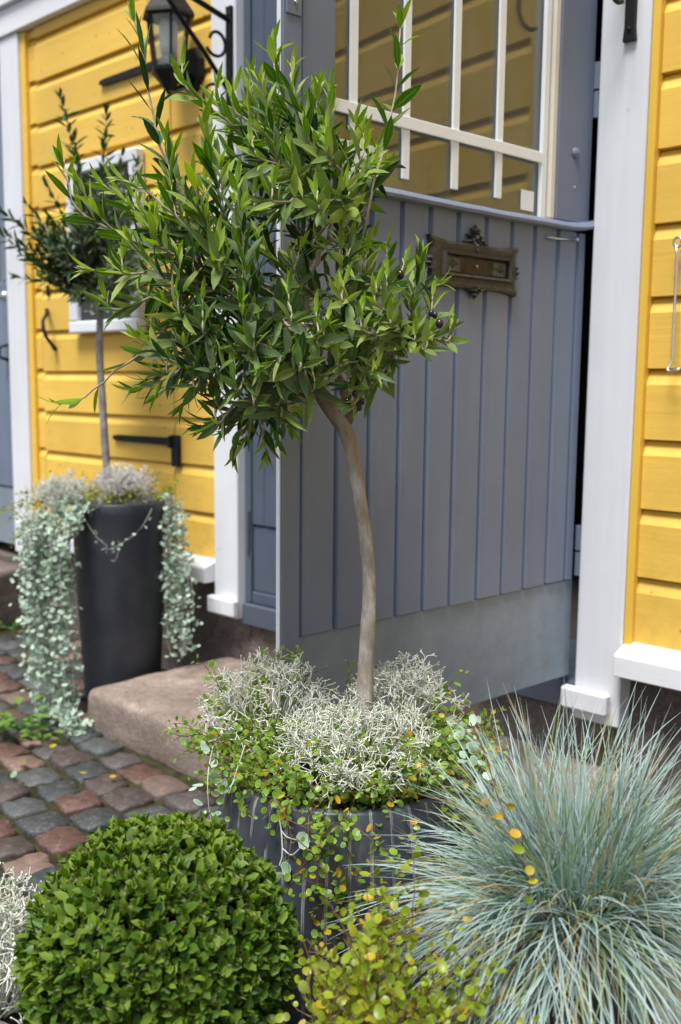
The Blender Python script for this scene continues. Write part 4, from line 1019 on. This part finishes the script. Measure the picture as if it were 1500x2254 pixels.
# tall far planter
q0, q1 = at(160, 1150, 3.12), at(368, 1150, 3.12); pc = tuple(((q0+q1)/2)[:2]); prad = float(np.linalg.norm(q1-q0)/2)
tp_ = thing('tall_planter', 'tall tapered dark planter against the yellow wall', 'planter', (pc[0], pc[1], 0))
b = MB(); b.lathe([(prad*.80, 0), (prad*.99, .60), (prad*1.0, .630), (prad*.98, .634), (prad*.93, .632), (prad*.91, .56)], (pc[0], pc[1], 0), 64)
b.add([(pc[0]+prad*.8*math.cos(t), pc[1]+prad*.8*math.sin(t), .001) for t in np.linspace(0, 2*math.pi, 24, endpoint=False)], [tuple(range(24))]); b.build('body', M['pot'], tp_, smooth=True); soil(tp_, pc, prad*.92, .60)
PTZ = .632
def small_pot(label, c, r, z):
    t = thing('planter', label, 'planter', (c[0], c[1], 0)); b = MB()
    b.lathe([(r*.78, 0), (r*.98, z-.03), (r, z-.025), (r, z), (r*.93, z), (r*.90, z-.05)], (c[0], c[1], 0), 48)
    b.add([(c[0]+r*.78*math.cos(a), c[1]+r*.78*math.sin(a), .001) for a in np.linspace(0, 2*math.pi, 24, endpoint=False)], [tuple(range(24))])
    b.build('body', M['pot'], t, smooth=True); soil(t, c, r*.91, z-.03)

# ================================================================== BOXWOOD BALL
BXL = [leaf_template([(0, .10), (.35, .30), (.72, .27), (1, 0)], .35, .12), leaf_template([(0, .08), (.3, .24), (.7, .25), (1, .05)], .55, -.05), leaf_template([(0, .12), (.4, .33), (.75, .28), (1, 0)], .2, .28),
       leaf_template([(0, .14), (.4, .30), (.62, .30)], .7, -.1)]
bc = at(352, 2100, 1.12); BR = np.array((.147, .147, .143))
box = thing('boxwood_ball', 'clipped round boxwood ball of small glossy leaves in front', 'boxwood', (bc[0], bc[1], .2))
small_pot('dark planter under the clipped boxwood ball', bc, .115, .255)
b = MB(); b.ball(bc, .122, 24, 16, (1, 1, .95)); b.build('inner_dark_core', plain('boxwood_inner', (.012, .018, .006), (.03, .03, .012), 60, .9, 0, 1.0, 120, .2), box, smooth=True)  # added solid dark ball: stands for the dark inside, blocks the view through
BV = Leaves(); BT = Tubes(3)
ga = math.pi*(3-math.sqrt(5)); NS = 2900
for i in range(NS):
    zz = 1-2*(i+.5)/NS; rr_ = math.sqrt(1-zz*zz); th = ga*i
    n_ = np.array((rr_*math.cos(th), rr_*math.sin(th), zz)); n_ = nrm(n_+np.array([R.gauss(0, .06) for _ in range(3)]))
    if n_[2] < -.75: continue
    lump = 1+.06*noise.noise(Vector(n_*2.6))+.03*noise.noise(Vector(n_*8))
    surf = bc+n_*BR*lump*R.uniform(.88, 1.0)
    gr_ = nrm(n_*.9+np.array((0, 0, .55))+np.array([R.gauss(0, .28) for _ in range(3)]))
    ln_ = R.uniform(.026, .036); p0 = surf-gr_*ln_
    BT.add([p0, surf], .0009, .0006, 0)
    a = nrm(np.cross(gr_, (.3, .4, .85))); c_ = np.cross(gr_, a); ph = R.uniform(0, 6)
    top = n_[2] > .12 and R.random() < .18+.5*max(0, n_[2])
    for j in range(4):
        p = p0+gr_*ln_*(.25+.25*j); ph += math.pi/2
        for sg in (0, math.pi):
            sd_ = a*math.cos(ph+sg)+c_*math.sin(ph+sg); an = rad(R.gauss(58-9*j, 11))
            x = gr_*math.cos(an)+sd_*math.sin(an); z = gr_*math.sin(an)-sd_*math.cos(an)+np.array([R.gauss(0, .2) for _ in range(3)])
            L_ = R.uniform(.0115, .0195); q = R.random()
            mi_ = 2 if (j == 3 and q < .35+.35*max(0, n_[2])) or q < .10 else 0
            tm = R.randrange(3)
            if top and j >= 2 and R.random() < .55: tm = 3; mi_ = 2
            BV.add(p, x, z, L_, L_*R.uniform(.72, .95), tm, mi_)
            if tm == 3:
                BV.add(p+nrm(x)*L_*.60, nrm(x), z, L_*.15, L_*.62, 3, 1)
    if top and R.random() < .45: BT.add([surf-gr_*.004, surf+gr_*R.uniform(.001, .006)], .0006, .0008, 1)
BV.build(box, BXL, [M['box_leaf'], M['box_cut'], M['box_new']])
BT.build('twigs', [plain('boxwood_twig', (.10, .085, .03), (.19, .15, .06), 40, .7, 0, 0), plain('boxwood_cut_stem', (.52, .42, .22), (.60, .52, .32), 40, .8, 0, 0)], box)

# ================================================================== BLUE FESCUE
class Blades:
    def __init__(s): s.V = []; s.F = []; s.Mi = []; s.b = 0
    def add(s, pts, w_, side, mi):
        k = len(pts); T_ = np.linspace(0, 1, k); ww = w_*np.clip(np.minimum(T_*6+.5, 1)*(1-T_**3*.93), .05, 1)
        sd = np.asarray(side); up = np.cross(np.gradient(pts, axis=0), sd); up /= np.linalg.norm(up, axis=1)[:, None]+1e-9
        L_ = pts-sd*ww[:, None]*.5+up*ww[:, None]*.3; Rr = pts+sd*ww[:, None]*.5+up*ww[:, None]*.3
        s.V.append(np.stack([L_, pts, Rr], 1).reshape(-1, 3))
        i = np.arange(k-1)[:, None]; j = np.arange(2)[None, :]
        q = np.stack([i*3+j, i*3+j+1, (i+1)*3+j+1, (i+1)*3+j], -1).reshape(-1, 4)+s.b
        s.F.append(q); s.Mi.append(np.full(len(q), mi)); s.b += 3*k
    build = Tubes.build
fc = at(1262, 1985, 1.13)
small_pot('dark planter under the blue fescue tuft', fc, .10, float(fc[2])-.005)
fe = thing('blue_fescue', 'spiky tuft of blue-grey fescue grass at lower right', 'grass', (fc[0], fc[1], fc[2]-.02))
FB = Blades()
TL = [(R.uniform(0, 6.2832), R.choice((R.gauss(66, 12), R.gauss(40, 15), R.gauss(20, 14))), R.uniform(.0, .066), R.uniform(.82, 1.12)) for _ in range(170)]
for i in range(3300):
    tz, te, tr0, tl_ = R.choice(TL); az = tz+R.gauss(0, .17); q = R.random()
    el = rad(te+R.gauss(0, 8))
    el = max(rad(-6), min(rad(90), el))
    h_ = np.array((math.cos(az), math.sin(az), 0)); L_ = R.uniform(.11, .26)*(1.06 if el > .9 else 1.0)*tl_
    base = fc+h_*(tr0+R.gauss(0, .006))+np.array((R.gauss(0, .008), R.gauss(0, .008), -.015))
    d_ = h_*math.cos(el)+np.array((0, 0, 1))*math.sin(el); dro = R.uniform(.01, .15)*math.cos(el)+R.uniform(0, .035)
    sdv = np.array((-math.sin(az), math.cos(az), 0)); sw = R.gauss(0, .045)
    t = np.linspace(0, 1, 9)[:, None]
    pts = base+d_*L_*t+np.array((0, 0, -1))*dro*t**2.3+sdv*sw*t**2
    mi = 2 if q < .075 else (1 if q < .19 else 0)
    rl = R.gauss(0, .5); side = nrm(sdv*math.cos(rl)+np.cross(d_, sdv)*math.sin(rl))
    FB.add(pts, R.uniform(.0016, .0029), side, mi)
for i in range(420):                                 # dead thatch low in the tuft
    az = R.uniform(0, 6.2832); h_ = np.array((math.cos(az), math.sin(az), 0)); b0 = fc+h_*R.uniform(.01, .07)+np.array((0, 0, -.012))
    L_ = R.uniform(.05, .15); t = np.linspace(0, 1, 7)[:, None]; sdv = np.array((-math.sin(az), math.cos(az), 0))
    FB.add(b0+(h_+np.array((0, 0, R.uniform(.0, .8))))*L_*t-np.array((0, 0, 1))*R.uniform(.0, .09)*t**2+sdv*R.gauss(0, .04)*t**2, R.uniform(.0010, .0017), sdv, 2)
for px, py, mi in ((780, 1835, 0), (735, 1990, 2), (1410, 1478, 0), (1240, 1470, 0), (1105, 1500, 2), (870, 1730, 2), (760, 1910, 1), (1490, 1590, 0), (1255, 1560, 0), (1300, 1570, 0), (1120, 1540, 0), (1075, 1590, 0), (720, 2010, 1)):
    e_ = at(px, py, 1.10+R.uniform(-.06, .06)); m0 = (fc+e_)/2+np.array((0, 0, .03))
    FB.add(smooth_path([fc+np.array((R.gauss(0, .01), R.gauss(0, .01), 0)), m0, e_], 12), .0019, nrm(np.cross(e_-fc, FWD)), mi)
FB.build('blades', [M['fescue'], M['fescue_green'], M['straw']], fe)

# ================================================================== CUSHION BUSHES (silver wiry mounds)
def cushion(label, c, r, h, n_stem, mat, thick=.0011, seed=0, name='cushion_bush', spiky=1.0):
    t = thing(name, label, 'cushion bush', tuple(c)); Q = random.Random(seed); tb = Tubes(3)
    c = np.array(c, float)
    def grow(p, d, ln, depth, th):
        pts = [p]
        for _ in range(3):
            d = nrm(d+np.array([Q.gauss(0, .17) for _ in range(3)])); pts.append(pts[-1]+d*ln/3)
        tb.add(pts, th, th*.85)
        if depth == 0:
            e = pts[-1]; tb.add([e-d*.0006, e+d*.0016], th*1.55, th*1.2); return
        for _ in range(Q.choice((2, 2, 3)) if depth > 1 else Q.choice((2, 3, 3))):
            s_ = nrm(np.cross(d, [Q.gauss(0, 1) for _ in range(3)])); nd = nrm(d*.66+s_*.74+np.array((0, 0, .06)))
            grow(pts[-1-Q.choice((0, 0, 1))], nd, ln*Q.uniform(.6, .88), depth-1, th*.9)
    for _ in range(n_stem):
        az = Q.uniform(0, 6.283); ce = Q.random(); el = math.asin(ce**.75)
        n_ = np.array((math.cos(el)*math.cos(az), math.cos(el)*math.sin(az), math.sin(el)))
        tgt = c+n_*np.array((r, r, h)); st_ = c+np.array((n_[0]*r*.35, n_[1]*r*.35, 0))
        ln = np.linalg.norm(tgt-st_)
        p0 = st_+(tgt-st_)*Q.uniform(.30, .62)
        tb.add([st_, p0], thick, thick)
        grow(p0, nrm(nrm(tgt-st_)+np.array([Q.gauss(0, .22) for _ in range(3)])), Q.uniform(.019, .027)*spiky, 3, thick)
    tb.build('stems', [mat], t); return t
cushion('silver wiry cushion bush at the left back of the ribbed pot', at(592, 1600, 1.49), .100, .108, 82, M['cushion'], .0010, 1, spiky=1.0)
cushion('silver wiry cushion bush at the right back of the ribbed pot, behind the trunk', at(880, 1590, 1.50), .082, .108, 60, M['cushion'], .0010, 2, spiky=1.0)
cushion('silver wiry cushion bush at the front centre of the ribbed pot', at(785, 1685, 1.38), .108, .085, 112, M['cushion'], .0010, 3, spiky=1.0)
cb = at(-30, 2215, 1.20)
small_pot('dark planter with cushion bush left of the boxwood', cb, .075, float(cb[2])-.02)
cushion('silver wiry cushion bush at the left edge beside the boxwood ball', cb, .105, .205, 170, M['cushion'], .0013, 4, spiky=1.05)
cushion('pale pinkish-grey cushion bush in the tall planter right of the far trunk', at(268, 1098, 3.10), .088, .115, 150, M['cushion_far'], .0012, 5)
cushion('greenish silver cushion bush in the tall planter left of the far trunk', at(140, 1108, 3.02), .075, .085, 90, M['cushion'], .0012, 6)

# ================================================================== WIRE VINES
WVT = [disc_template(8, .0, .22, 1.12), disc_template(7, .0, -.15, 1.0), disc_template(8, .0, .4, 1.2)]
def vine(tb, LV_, start, d, n, Q, push=None, step=.0105, droop=.05, size=(.0078, .0115), yel=.05, wander=.22, m0=0, branch_p=.1, up=0.):
    p = np.array(start, float); d = nrm(d); pts = [p]
    for i in range(n):
        d = nrm(d+np.array([Q.gauss(0, wander) for _ in range(3)])+np.array((0, 0, -droop*min(1, i/5)+up)))
        p = p+d*step
        if push is not None: p = push(p)
        pts.append(p)
        s_ = nrm(np.cross(d, [Q.gauss(0, 1) for _ in range(3)])+np.array((0, 0, .3)))
        for _ in range(1 if Q.random() < .6 else 2):
            L_ = Q.uniform(*size)*(.7 if i > n-3 else 1)
            x = nrm(s_*.8+d*.4+np.array([Q.gauss(0, .3) for _ in range(3)]))
            z = np.array((0, 0, .8))+np.array([Q.gauss(0, .5) for _ in range(3)])-FWD*.25
            LV_.add(p+x*.0035, x, z, L_, L_*Q.uniform(.85, 1.0), Q.randrange(3), 1 if Q.random() < yel else m0); s_ = -s_
        if Q.random() < branch_p and n-i > 4:
            vine(tb, LV_, p, nrm(d+s_*.9), (n-i)*2//3, Q, push, step, droop, size, yel, wander, m0, 0, up)
    tb.add(pts, .00085, .0005)
Q = random.Random(41)
wv = thing('wire_vine', 'green wire vine with tiny round leaves spilling over the ribbed pot', 'wire vine', (PC[0], PC[1], .43))
WV = Leaves(); WT = Tubes(3)
pcx = np.array((PC[0], PC[1], 0.))
def push_pot(p):
    v_ = p-pcx; r_ = math.hypot(v_[0], v_[1])
    if r_ < .172:
        if p[2] < .440: p = np.array((p[0], p[1], .440+Q.random()*.012))
    else:
        lim = (pot_r(max(0, min(.452, p[2])))+.006)
        if p[2] < .456 and r_ < lim: p = np.array((pcx[0]+v_[0]*lim/r_, pcx[1]+v_[1]*lim/r_, p[2]))
    if p[0] < -1.155: p = np.array((-1.155, p[1], p[2]))
    return p
cam_az = math.atan2(-PC[1], -PC[0])              # azimuth of the pot side facing the camera
def vdir(px_side, upz):                            # px_side: -1 left in the photo .. +1 right ; 0 towards the viewer
    a = cam_az-px_side*math.pi/2
    return np.array((math.cos(a), math.sin(a), upz)), a
for _ in range(225):
    s_ = Q.choice((Q.uniform(-1.25, -.25), Q.uniform(-1.2, -.1), Q.uniform(-.3, .6), Q.uniform(.55, 1.35)))
    d_, a = vdir(s_, Q.uniform(.0, .75)); r_ = Q.uniform(.07, .150)
    vine(WT, WV, (PC[0]+r_*math.cos(a), PC[1]+r_*math.sin(a), .440+Q.uniform(0, .045)), d_, Q.randrange(5, 8) if -.45 < s_ < .5 else Q.randrange(6, 12), Q, push_pot, droop=.10, yel=.07 if -.5 < s_ < .6 else .035)
for _ in range(120):                                # mat of leaves over the soil
    a, r_ = Q.uniform(0, 6.283), .15*math.sqrt(Q.random())
    vine(WT, WV, (PC[0]+r_*math.cos(a), PC[1]+r_*math.sin(a), .445), (Q.gauss(0, 1), Q.gauss(0, 1), .7), Q.randrange(6, 12), Q, push_pot, up=.07)
for _ in range(15):                                # long strands hanging down the left side
    d_, a = vdir(Q.uniform(-1.0, -.62), .1); vine(WT, WV, (PC[0]+.165*math.cos(a), PC[1]+.165*math.sin(a), .458), d_, Q.randrange(12, 21), Q, push_pot, droop=.30, yel=.05)
for s_ in (.02, .14, .3, .10):                # and down the front
    d_, a = vdir(s_, .05); vine(WT, WV, (PC[0]+.165*math.cos(a), PC[1]+.165*math.sin(a), .456), d_, Q.randrange(13, 27), Q, push_pot, droop=.34, yel=.14, branch_p=.2)
for px, py, dz in ((345, 1600, .02), (400, 1500, .05), (330, 1660, 0), (385, 1560, .02), (420, 1440, .06), (520, 1420, .05), (640, 1400, .05), (690, 1405, .05), (760, 1440, .04), (980, 1450, .03), (1055, 1500, 0), (1060, 1560, -.02), (1010, 1600, -.03), (950, 1450, .05), (460, 1650, -.04), (1020, 1520, .04), (450, 1540, 0)):
    e_ = at(px, py, 1.45+dz); a0 = pcx+nrm((e_-pcx)*np.array((1, 1, 0)))*.13+np.array((0, 0, .455))
    n_ = int(np.linalg.norm(e_-a0)/.0105)
    vine(WT, WV, a0, e_-a0+np.array((0, 0, .02)), max(6, n_), Q, push_pot, droop=.03, wander=.16, yel=.03, branch_p=.12)
WT.build('stems', [M['twig_red']], wv); WV.build(wv, WVT, [M['wv_leaf'], M['wv_yel']])

lv = at(880, 2350, 1.0); lvz = .34
small_pot('dark planter hidden under olive-green wire vine at the front', (-.585, .66), .098, lvz)
w2 = thing('wire_vine', 'olive-green wire vine with yellowing leaves between boxwood and fescue', 'wire vine', (-.585, .66, lvz))
WV = Leaves(); WT = Tubes(3)
for _ in range(78):
    tx, ty = Q.choice(((Q.uniform(650, 800), Q.uniform(2090, 2250)), (Q.uniform(720, 1000), Q.uniform(1960, 2240)), (Q.uniform(850, 1220), Q.uniform(2120, 2270)), (Q.uniform(760, 900), Q.uniform(1920, 2040))))
    dep = Q.uniform(.98, 1.22) if ty < 2000 else Q.uniform(.90, 1.14)
    e_ = at(tx, ty, dep); az = Q.uniform(0, 6.283)
    a0 = np.array((-.585+.05*math.cos(az), .66+.05*math.sin(az), lvz-.005)); dd_ = e_-a0
    n_ = int(np.linalg.norm(dd_)/.0115)
    vine(WT, WV, a0, dd_+np.array((0, 0, .03)), max(6, min(26, n_)), Q, None, step=.0115, droop=.01, wander=.15, size=(.0080, .0118), yel=.08, branch_p=.10)
# one strand reaching from the ribbed pot across the fescue
stx = smooth_path([at(1035, 1590, 1.36), at(1068, 1660, 1.22), at(1098, 1760, 1.10), at(1135, 1850, 1.03), at(1175, 1935, .99)], 30)
WT.add(stx, .0011, .0007)
for px, py in ((1088, 1735), (1113, 1770), (1108, 1797), (1148, 1838), (1125, 1865), (1155, 1913), (1185, 1941), (1153, 1978), (1075, 1760), (1085, 1690), (1060, 1650)):
    i_ = int(np.argmin(np.abs(stx@UPV-(at(px, py, 1.08)@UPV)))); p = at(px, py, np.dot(stx[i_]-CAM, FWD)-.01)
    WV.add(p, RGT*Q.choice((-1, 1))+UPV*Q.uniform(-.6, .6), -FWD*.8+np.array([Q.gauss(0, .5) for _ in range(3)])+np.array((0, 0, .7)), Q.uniform(.008, .0115), Q.uniform(.007, .010), Q.randrange(3), Q.choice((0, 1, 1)))
    tb_ = p+RGT*.001; WT.add([stx[i_], (stx[i_]+tb_)/2, tb_], .0007, .0005)
WT.build('stems', [M['twig_red']], w2); WV.build(w2, WVT, [M['wv_olive'], M['wv_yel']])
w3 = thing('wire_vine', 'blurred dark wire vine over the rim of the tall planter', 'wire vine', (pc[0], pc[1], PTZ))
WV = Leaves(); WT = Tubes(3)
for _ in range(60):
    a, r_ = Q.uniform(0, 6.283), prad*.85*math.sqrt(Q.random())
    vine(WT, WV, (pc[0]+r_*math.cos(a), pc[1]+r_*math.sin(a), PTZ), (math.cos(a), math.sin(a), Q.uniform(.2, 1)), Q.randrange(5, 10), Q, None, droop=.05, yel=.1)
for px, py in ((5, 1150), (20, 1190), (0, 1220), (30, 1130), (15, 1245), (55, 1110)):
    e_ = at(px, py, 3.05); a0 = np.array((pc[0]-.1, pc[1]-.1, PTZ+.01)); n_ = int(np.linalg.norm(e_-a0)/.0105)
    vine(WT, WV, a0, e_-a0+np.array((0, 0, .08)), n_, Q, None, droop=.03, wander=.12, yel=.1)
WT.build('stems', [M['twig_red']], w3); WV.build(w3, WVT, [M['wv_olive'], M['wv_yel']], n_ind=0)

# ================================================================== SILVER DICHONDRA
DIT = [disc_template(9, .35, .3, .92), disc_template(9, .3, -.15, 1.0)]
def curtain(label, strands, size, n_ind=300):
    c0 = np.mean([s[0][0] for s in strands], axis=0)
    t = thing('silver_dichondra', label, 'dichondra', tuple(c0)); LV_ = Leaves(); tb = Tubes(3)
    for path, dens, sz in strands:
        nodes, _ = resample(np.asarray(path), dens); tb.add(nodes, .0009, .0007)
        for i, p in enumerate(nodes[1:]):
            for _ in range(Q.choice((1, 2))):
                x = nrm(np.array([Q.gauss(0, .8) for _ in range(3)])+np.array((0, 0, -.3))-FWD*.2)
                z = nrm(-FWD*.6+np.array((0, 0, .8))+np.array([Q.gauss(0, .6) for _ in range(3)]))
                L_ = Q.uniform(*sz); LV_.add(p+x*.004+np.array([Q.gauss(0, .009) for _ in range(3)]), x, z, L_, L_*1.12, Q.randrange(2), 0)
    tb.build('stems', [plain('dichondra_stem', (.42, .42, .36), (.52, .52, .46), 40, .8, 0, 0)], t); LV_.build(t, DIT, [M['di_leaf']], n_ind=n_ind)
def strand(px0, py0, px1, py1, dep, bulge=0.):
    a_ = at(px0, py0, dep); b_ = at(px1, py1, dep); f = b_.copy(); f[2] = max(f[2], .012)
    m1 = a_*.65+f*.35+RGT*(bulge+Q.gauss(0, .008))-FWD*.01; m2 = a_*.3+f*.7+RGT*(bulge*.6+Q.gauss(0, .008))
    return smooth_path([a_, m1, m2, f], 24, .002, Q)
ST = []
for i in range(42):
    u_ = Q.random(); x0 = 60+u_*100+Q.gauss(0, 8); ST.append((strand(x0+Q.uniform(-5, 15), 1118+Q.uniform(-12, 20), 62+u_*112+Q.gauss(0, 7), Q.choice((1580, 1600, 1590, 1560, 1480, 1380)), 2.96+Q.uniform(-.05, .05), -.01), .017, (.011, .0175)))
for i in range(13):
    ST.append((smooth_path([at(100+i*7, 1105, 3.0), at(128+i*5, 1125, 2.96), at(132+i*3, 1155+Q.uniform(0, 30), 2.95)], 8), .014, (.013, .019)))
for i in range(9):                                   # pooling on the cobbles
    a_ = at(120+Q.uniform(-20, 30), 1560, 2.93); e_ = at(Q.uniform(140, 205), Q.uniform(1590, 1612), 2.83); a_[2] = max(.02, a_[2]); e_[2] = .012; ST.append((smooth_path([a_, (a_+e_)/2+np.array((0, 0, .01)), e_], 8), .012, (.013, .019)))
curtain('thick silver dichondra curtain hanging from the left of the tall planter to the cobbles', ST, None, 300)
ST = []
for i in range(26):
    u_ = Q.random(); ST.append((strand(350+u_*50, 1090+Q.uniform(-10, 30), 372+u_*38+Q.gauss(0, 6), Q.choice((1450, 1440, 1400, 1330, 1250)), 3.10+Q.uniform(-.03, .06), .006), .017, (.011, .0165)))
for x_, y_ in ((430, 1440), (425, 1380)): ST.append((strand(405, 1230, x_, y_, 3.05, .01), .022, (.010, .015)))
curtain('narrow silver dichondra curtain hanging from the right of the tall planter', ST, None, 250)
ST = [(smooth_path([at(185, 1140, 2.98), at(215, 1185, 2.95), at(240, 1205, 2.94), at(230, 1225, 2.94)], 10), .03, (.009, .013)), (smooth_path([at(335, 1120, 2.98), at(310, 1165, 2.95), at(270, 1195, 2.94), at(243, 1210, 2.94)], 10), .03, (.009, .013)), (smooth_path([at(262, 1190, 2.94), at(262, 1215, 2.94), at(254, 1235, 2.94)], 6), .03, (.009, .013))]
curtain('thin pale dichondra runners hanging in a loop on the front of tall planter', ST, None, 40)
ST = [(smooth_path([at(1000, 1590, 1.40), at(1040, 1620, 1.34), at(1075, 1670, 1.28), at(1100, 1740, 1.24)], 12), .009, (.010, .016)), (smooth_path([at(990, 1585, 1.41), at(1030, 1610, 1.37), at(1060, 1680, 1.3)], 10), .012, (.009, .014)),
      (smooth_path([at(470, 1640, 1.40), at(458, 1710, 1.35), at(462, 1790, 1.34), at(480, 1850, 1.33)], 12), .012, (.011, .016)), (smooth_path([at(540, 1640, 1.36), at(520, 1700, 1.33), at(500, 1760, 1.32)], 10), .018, (.010, .014))]
curtain('few silver dichondra sprigs at both sides of the ribbed pot', ST, None, 60)
# the single bare runner down the front of the ribbed pot
dr = thing('dichondra_runner', 'single pale dichondra runner with three round leaves hanging on the ribbed pot', 'dichondra', tuple(at(620, 1715, 1.29)))
def pf(x, y):
    """point on the pot's front face, a few millimetres proud of it"""
    d = ray(x, y); best = None
    for t in np.linspace(1.1, 1.6, 400):
        p = CAM+d*t
        if p[2] < .45 and math.hypot(p[0]-PC[0], p[1]-PC[1]) < pot_r(max(0, p[2]))+.005: return p
    return CAM+d*1.28
tb = Tubes(5)
tb.add(smooth_path([pf(x, y) for x, y in ((618, 1722), (612, 1775), (620, 1830), (622, 1880), (616, 1905))], 24), .0013, .0010)
tb.add(smooth_path([pf(620, 1828), pf(632, 1842), pf(658, 1850)], 8), .0010, .0008); tb.add(smooth_path([pf(623, 1868), pf(642, 1882), pf(660, 1868)], 8), .0010, .0008)
o = tb.build('stem', [plain('runner_stem', (.55, .55, .52), (.66, .66, .62), 40, .8, 0, 0)], dr, False)
RL = Leaves()
for x, y, s_ in ((652, 1852, .021), (618, 1912, .016), (572, 1732, .018)): RL.add(pf(x, y)-FWD*.006, RGT*.9+UPV*.3, -FWD+np.array((0, 0, .4)), s_, s_*1.1, 0, 0)
RL.build(dr, DIT, [M['di_leaf']])

# ================================================================== WEEDS AND LITTER ON THE STREET
WDT = [leaf_template([(0, .05), (.3, .22), (.65, .24), (1, 0)], .25, .2)]
for k, (px, py, n_, L_, lab) in enumerate(((45, 1610, 34, .055, 'leafy green weed at the foot of silver dichondra curtain'), (95, 1635, 16, .04, 'small green weed right of the bigger weed on cobbles'), (25, 1390, 10, .04, 'small weed growing from the far stone stairs'))):
    d = ray(px, py); z_ = .0 if k < 2 else .12; c0 = CAM+d*(z_-CAM[2])/d[2]
    t = thing('weed', lab, 'weed', tuple(c0)); W_ = Leaves(); tb = Tubes(3)
    for j in range(n_):
        az = Q.uniform(0, 6.283); dd_ = np.array((math.cos(az), math.sin(az), Q.uniform(.3, 1.4))); r_ = Q.uniform(.02, .085)*(1.2 if k == 0 else .7)
        e_ = c0+nrm(dd_)*r_; tb.add([c0, (c0+e_)/2+np.array((0, 0, .008)), e_], .001, .0008)
        W_.add(e_, dd_*np.array((1, 1, .3)), (0, 0, 1), L_*Q.uniform(.6, 1.1), L_*Q.uniform(.7, 1), 0, 0)
    tb.build('stems', [M['weed']], t); W_.build(t, WDT, [M['weed']])
for px, py, s_, mk, lab in ((37, 1677, .026, 'wv_yel', 'fallen orange leaf on a reddish cobble'), (192, 1704, .017, 'wv_yel', 'fallen yellow leaf at the right of a red cobble'), (243, 1710, .017, 'wv_yel', 'fallen yellow leaf nearest the granite step'), (26, 1714, .018, 'di_leaf', 'fallen white petal at the left edge of the cobbles'), (110, 1648, .02, 'wv_yel', 'fallen brown leaf on a blue-grey cobble near the weed')):
    d = ray(px, py); p = CAM+d*(.014-CAM[2])/d[2]; t = thing('fallen_leaf', lab, 'leaf', tuple(p)); W_ = Leaves()
    W_.add(p, (Q.gauss(0, 1), Q.gauss(0, 1), .1), (Q.gauss(0, .2), Q.gauss(0, .2), 1), s_, s_*.8, 2, 0); W_.build(t, WVT, [M[mk]], part='blade')
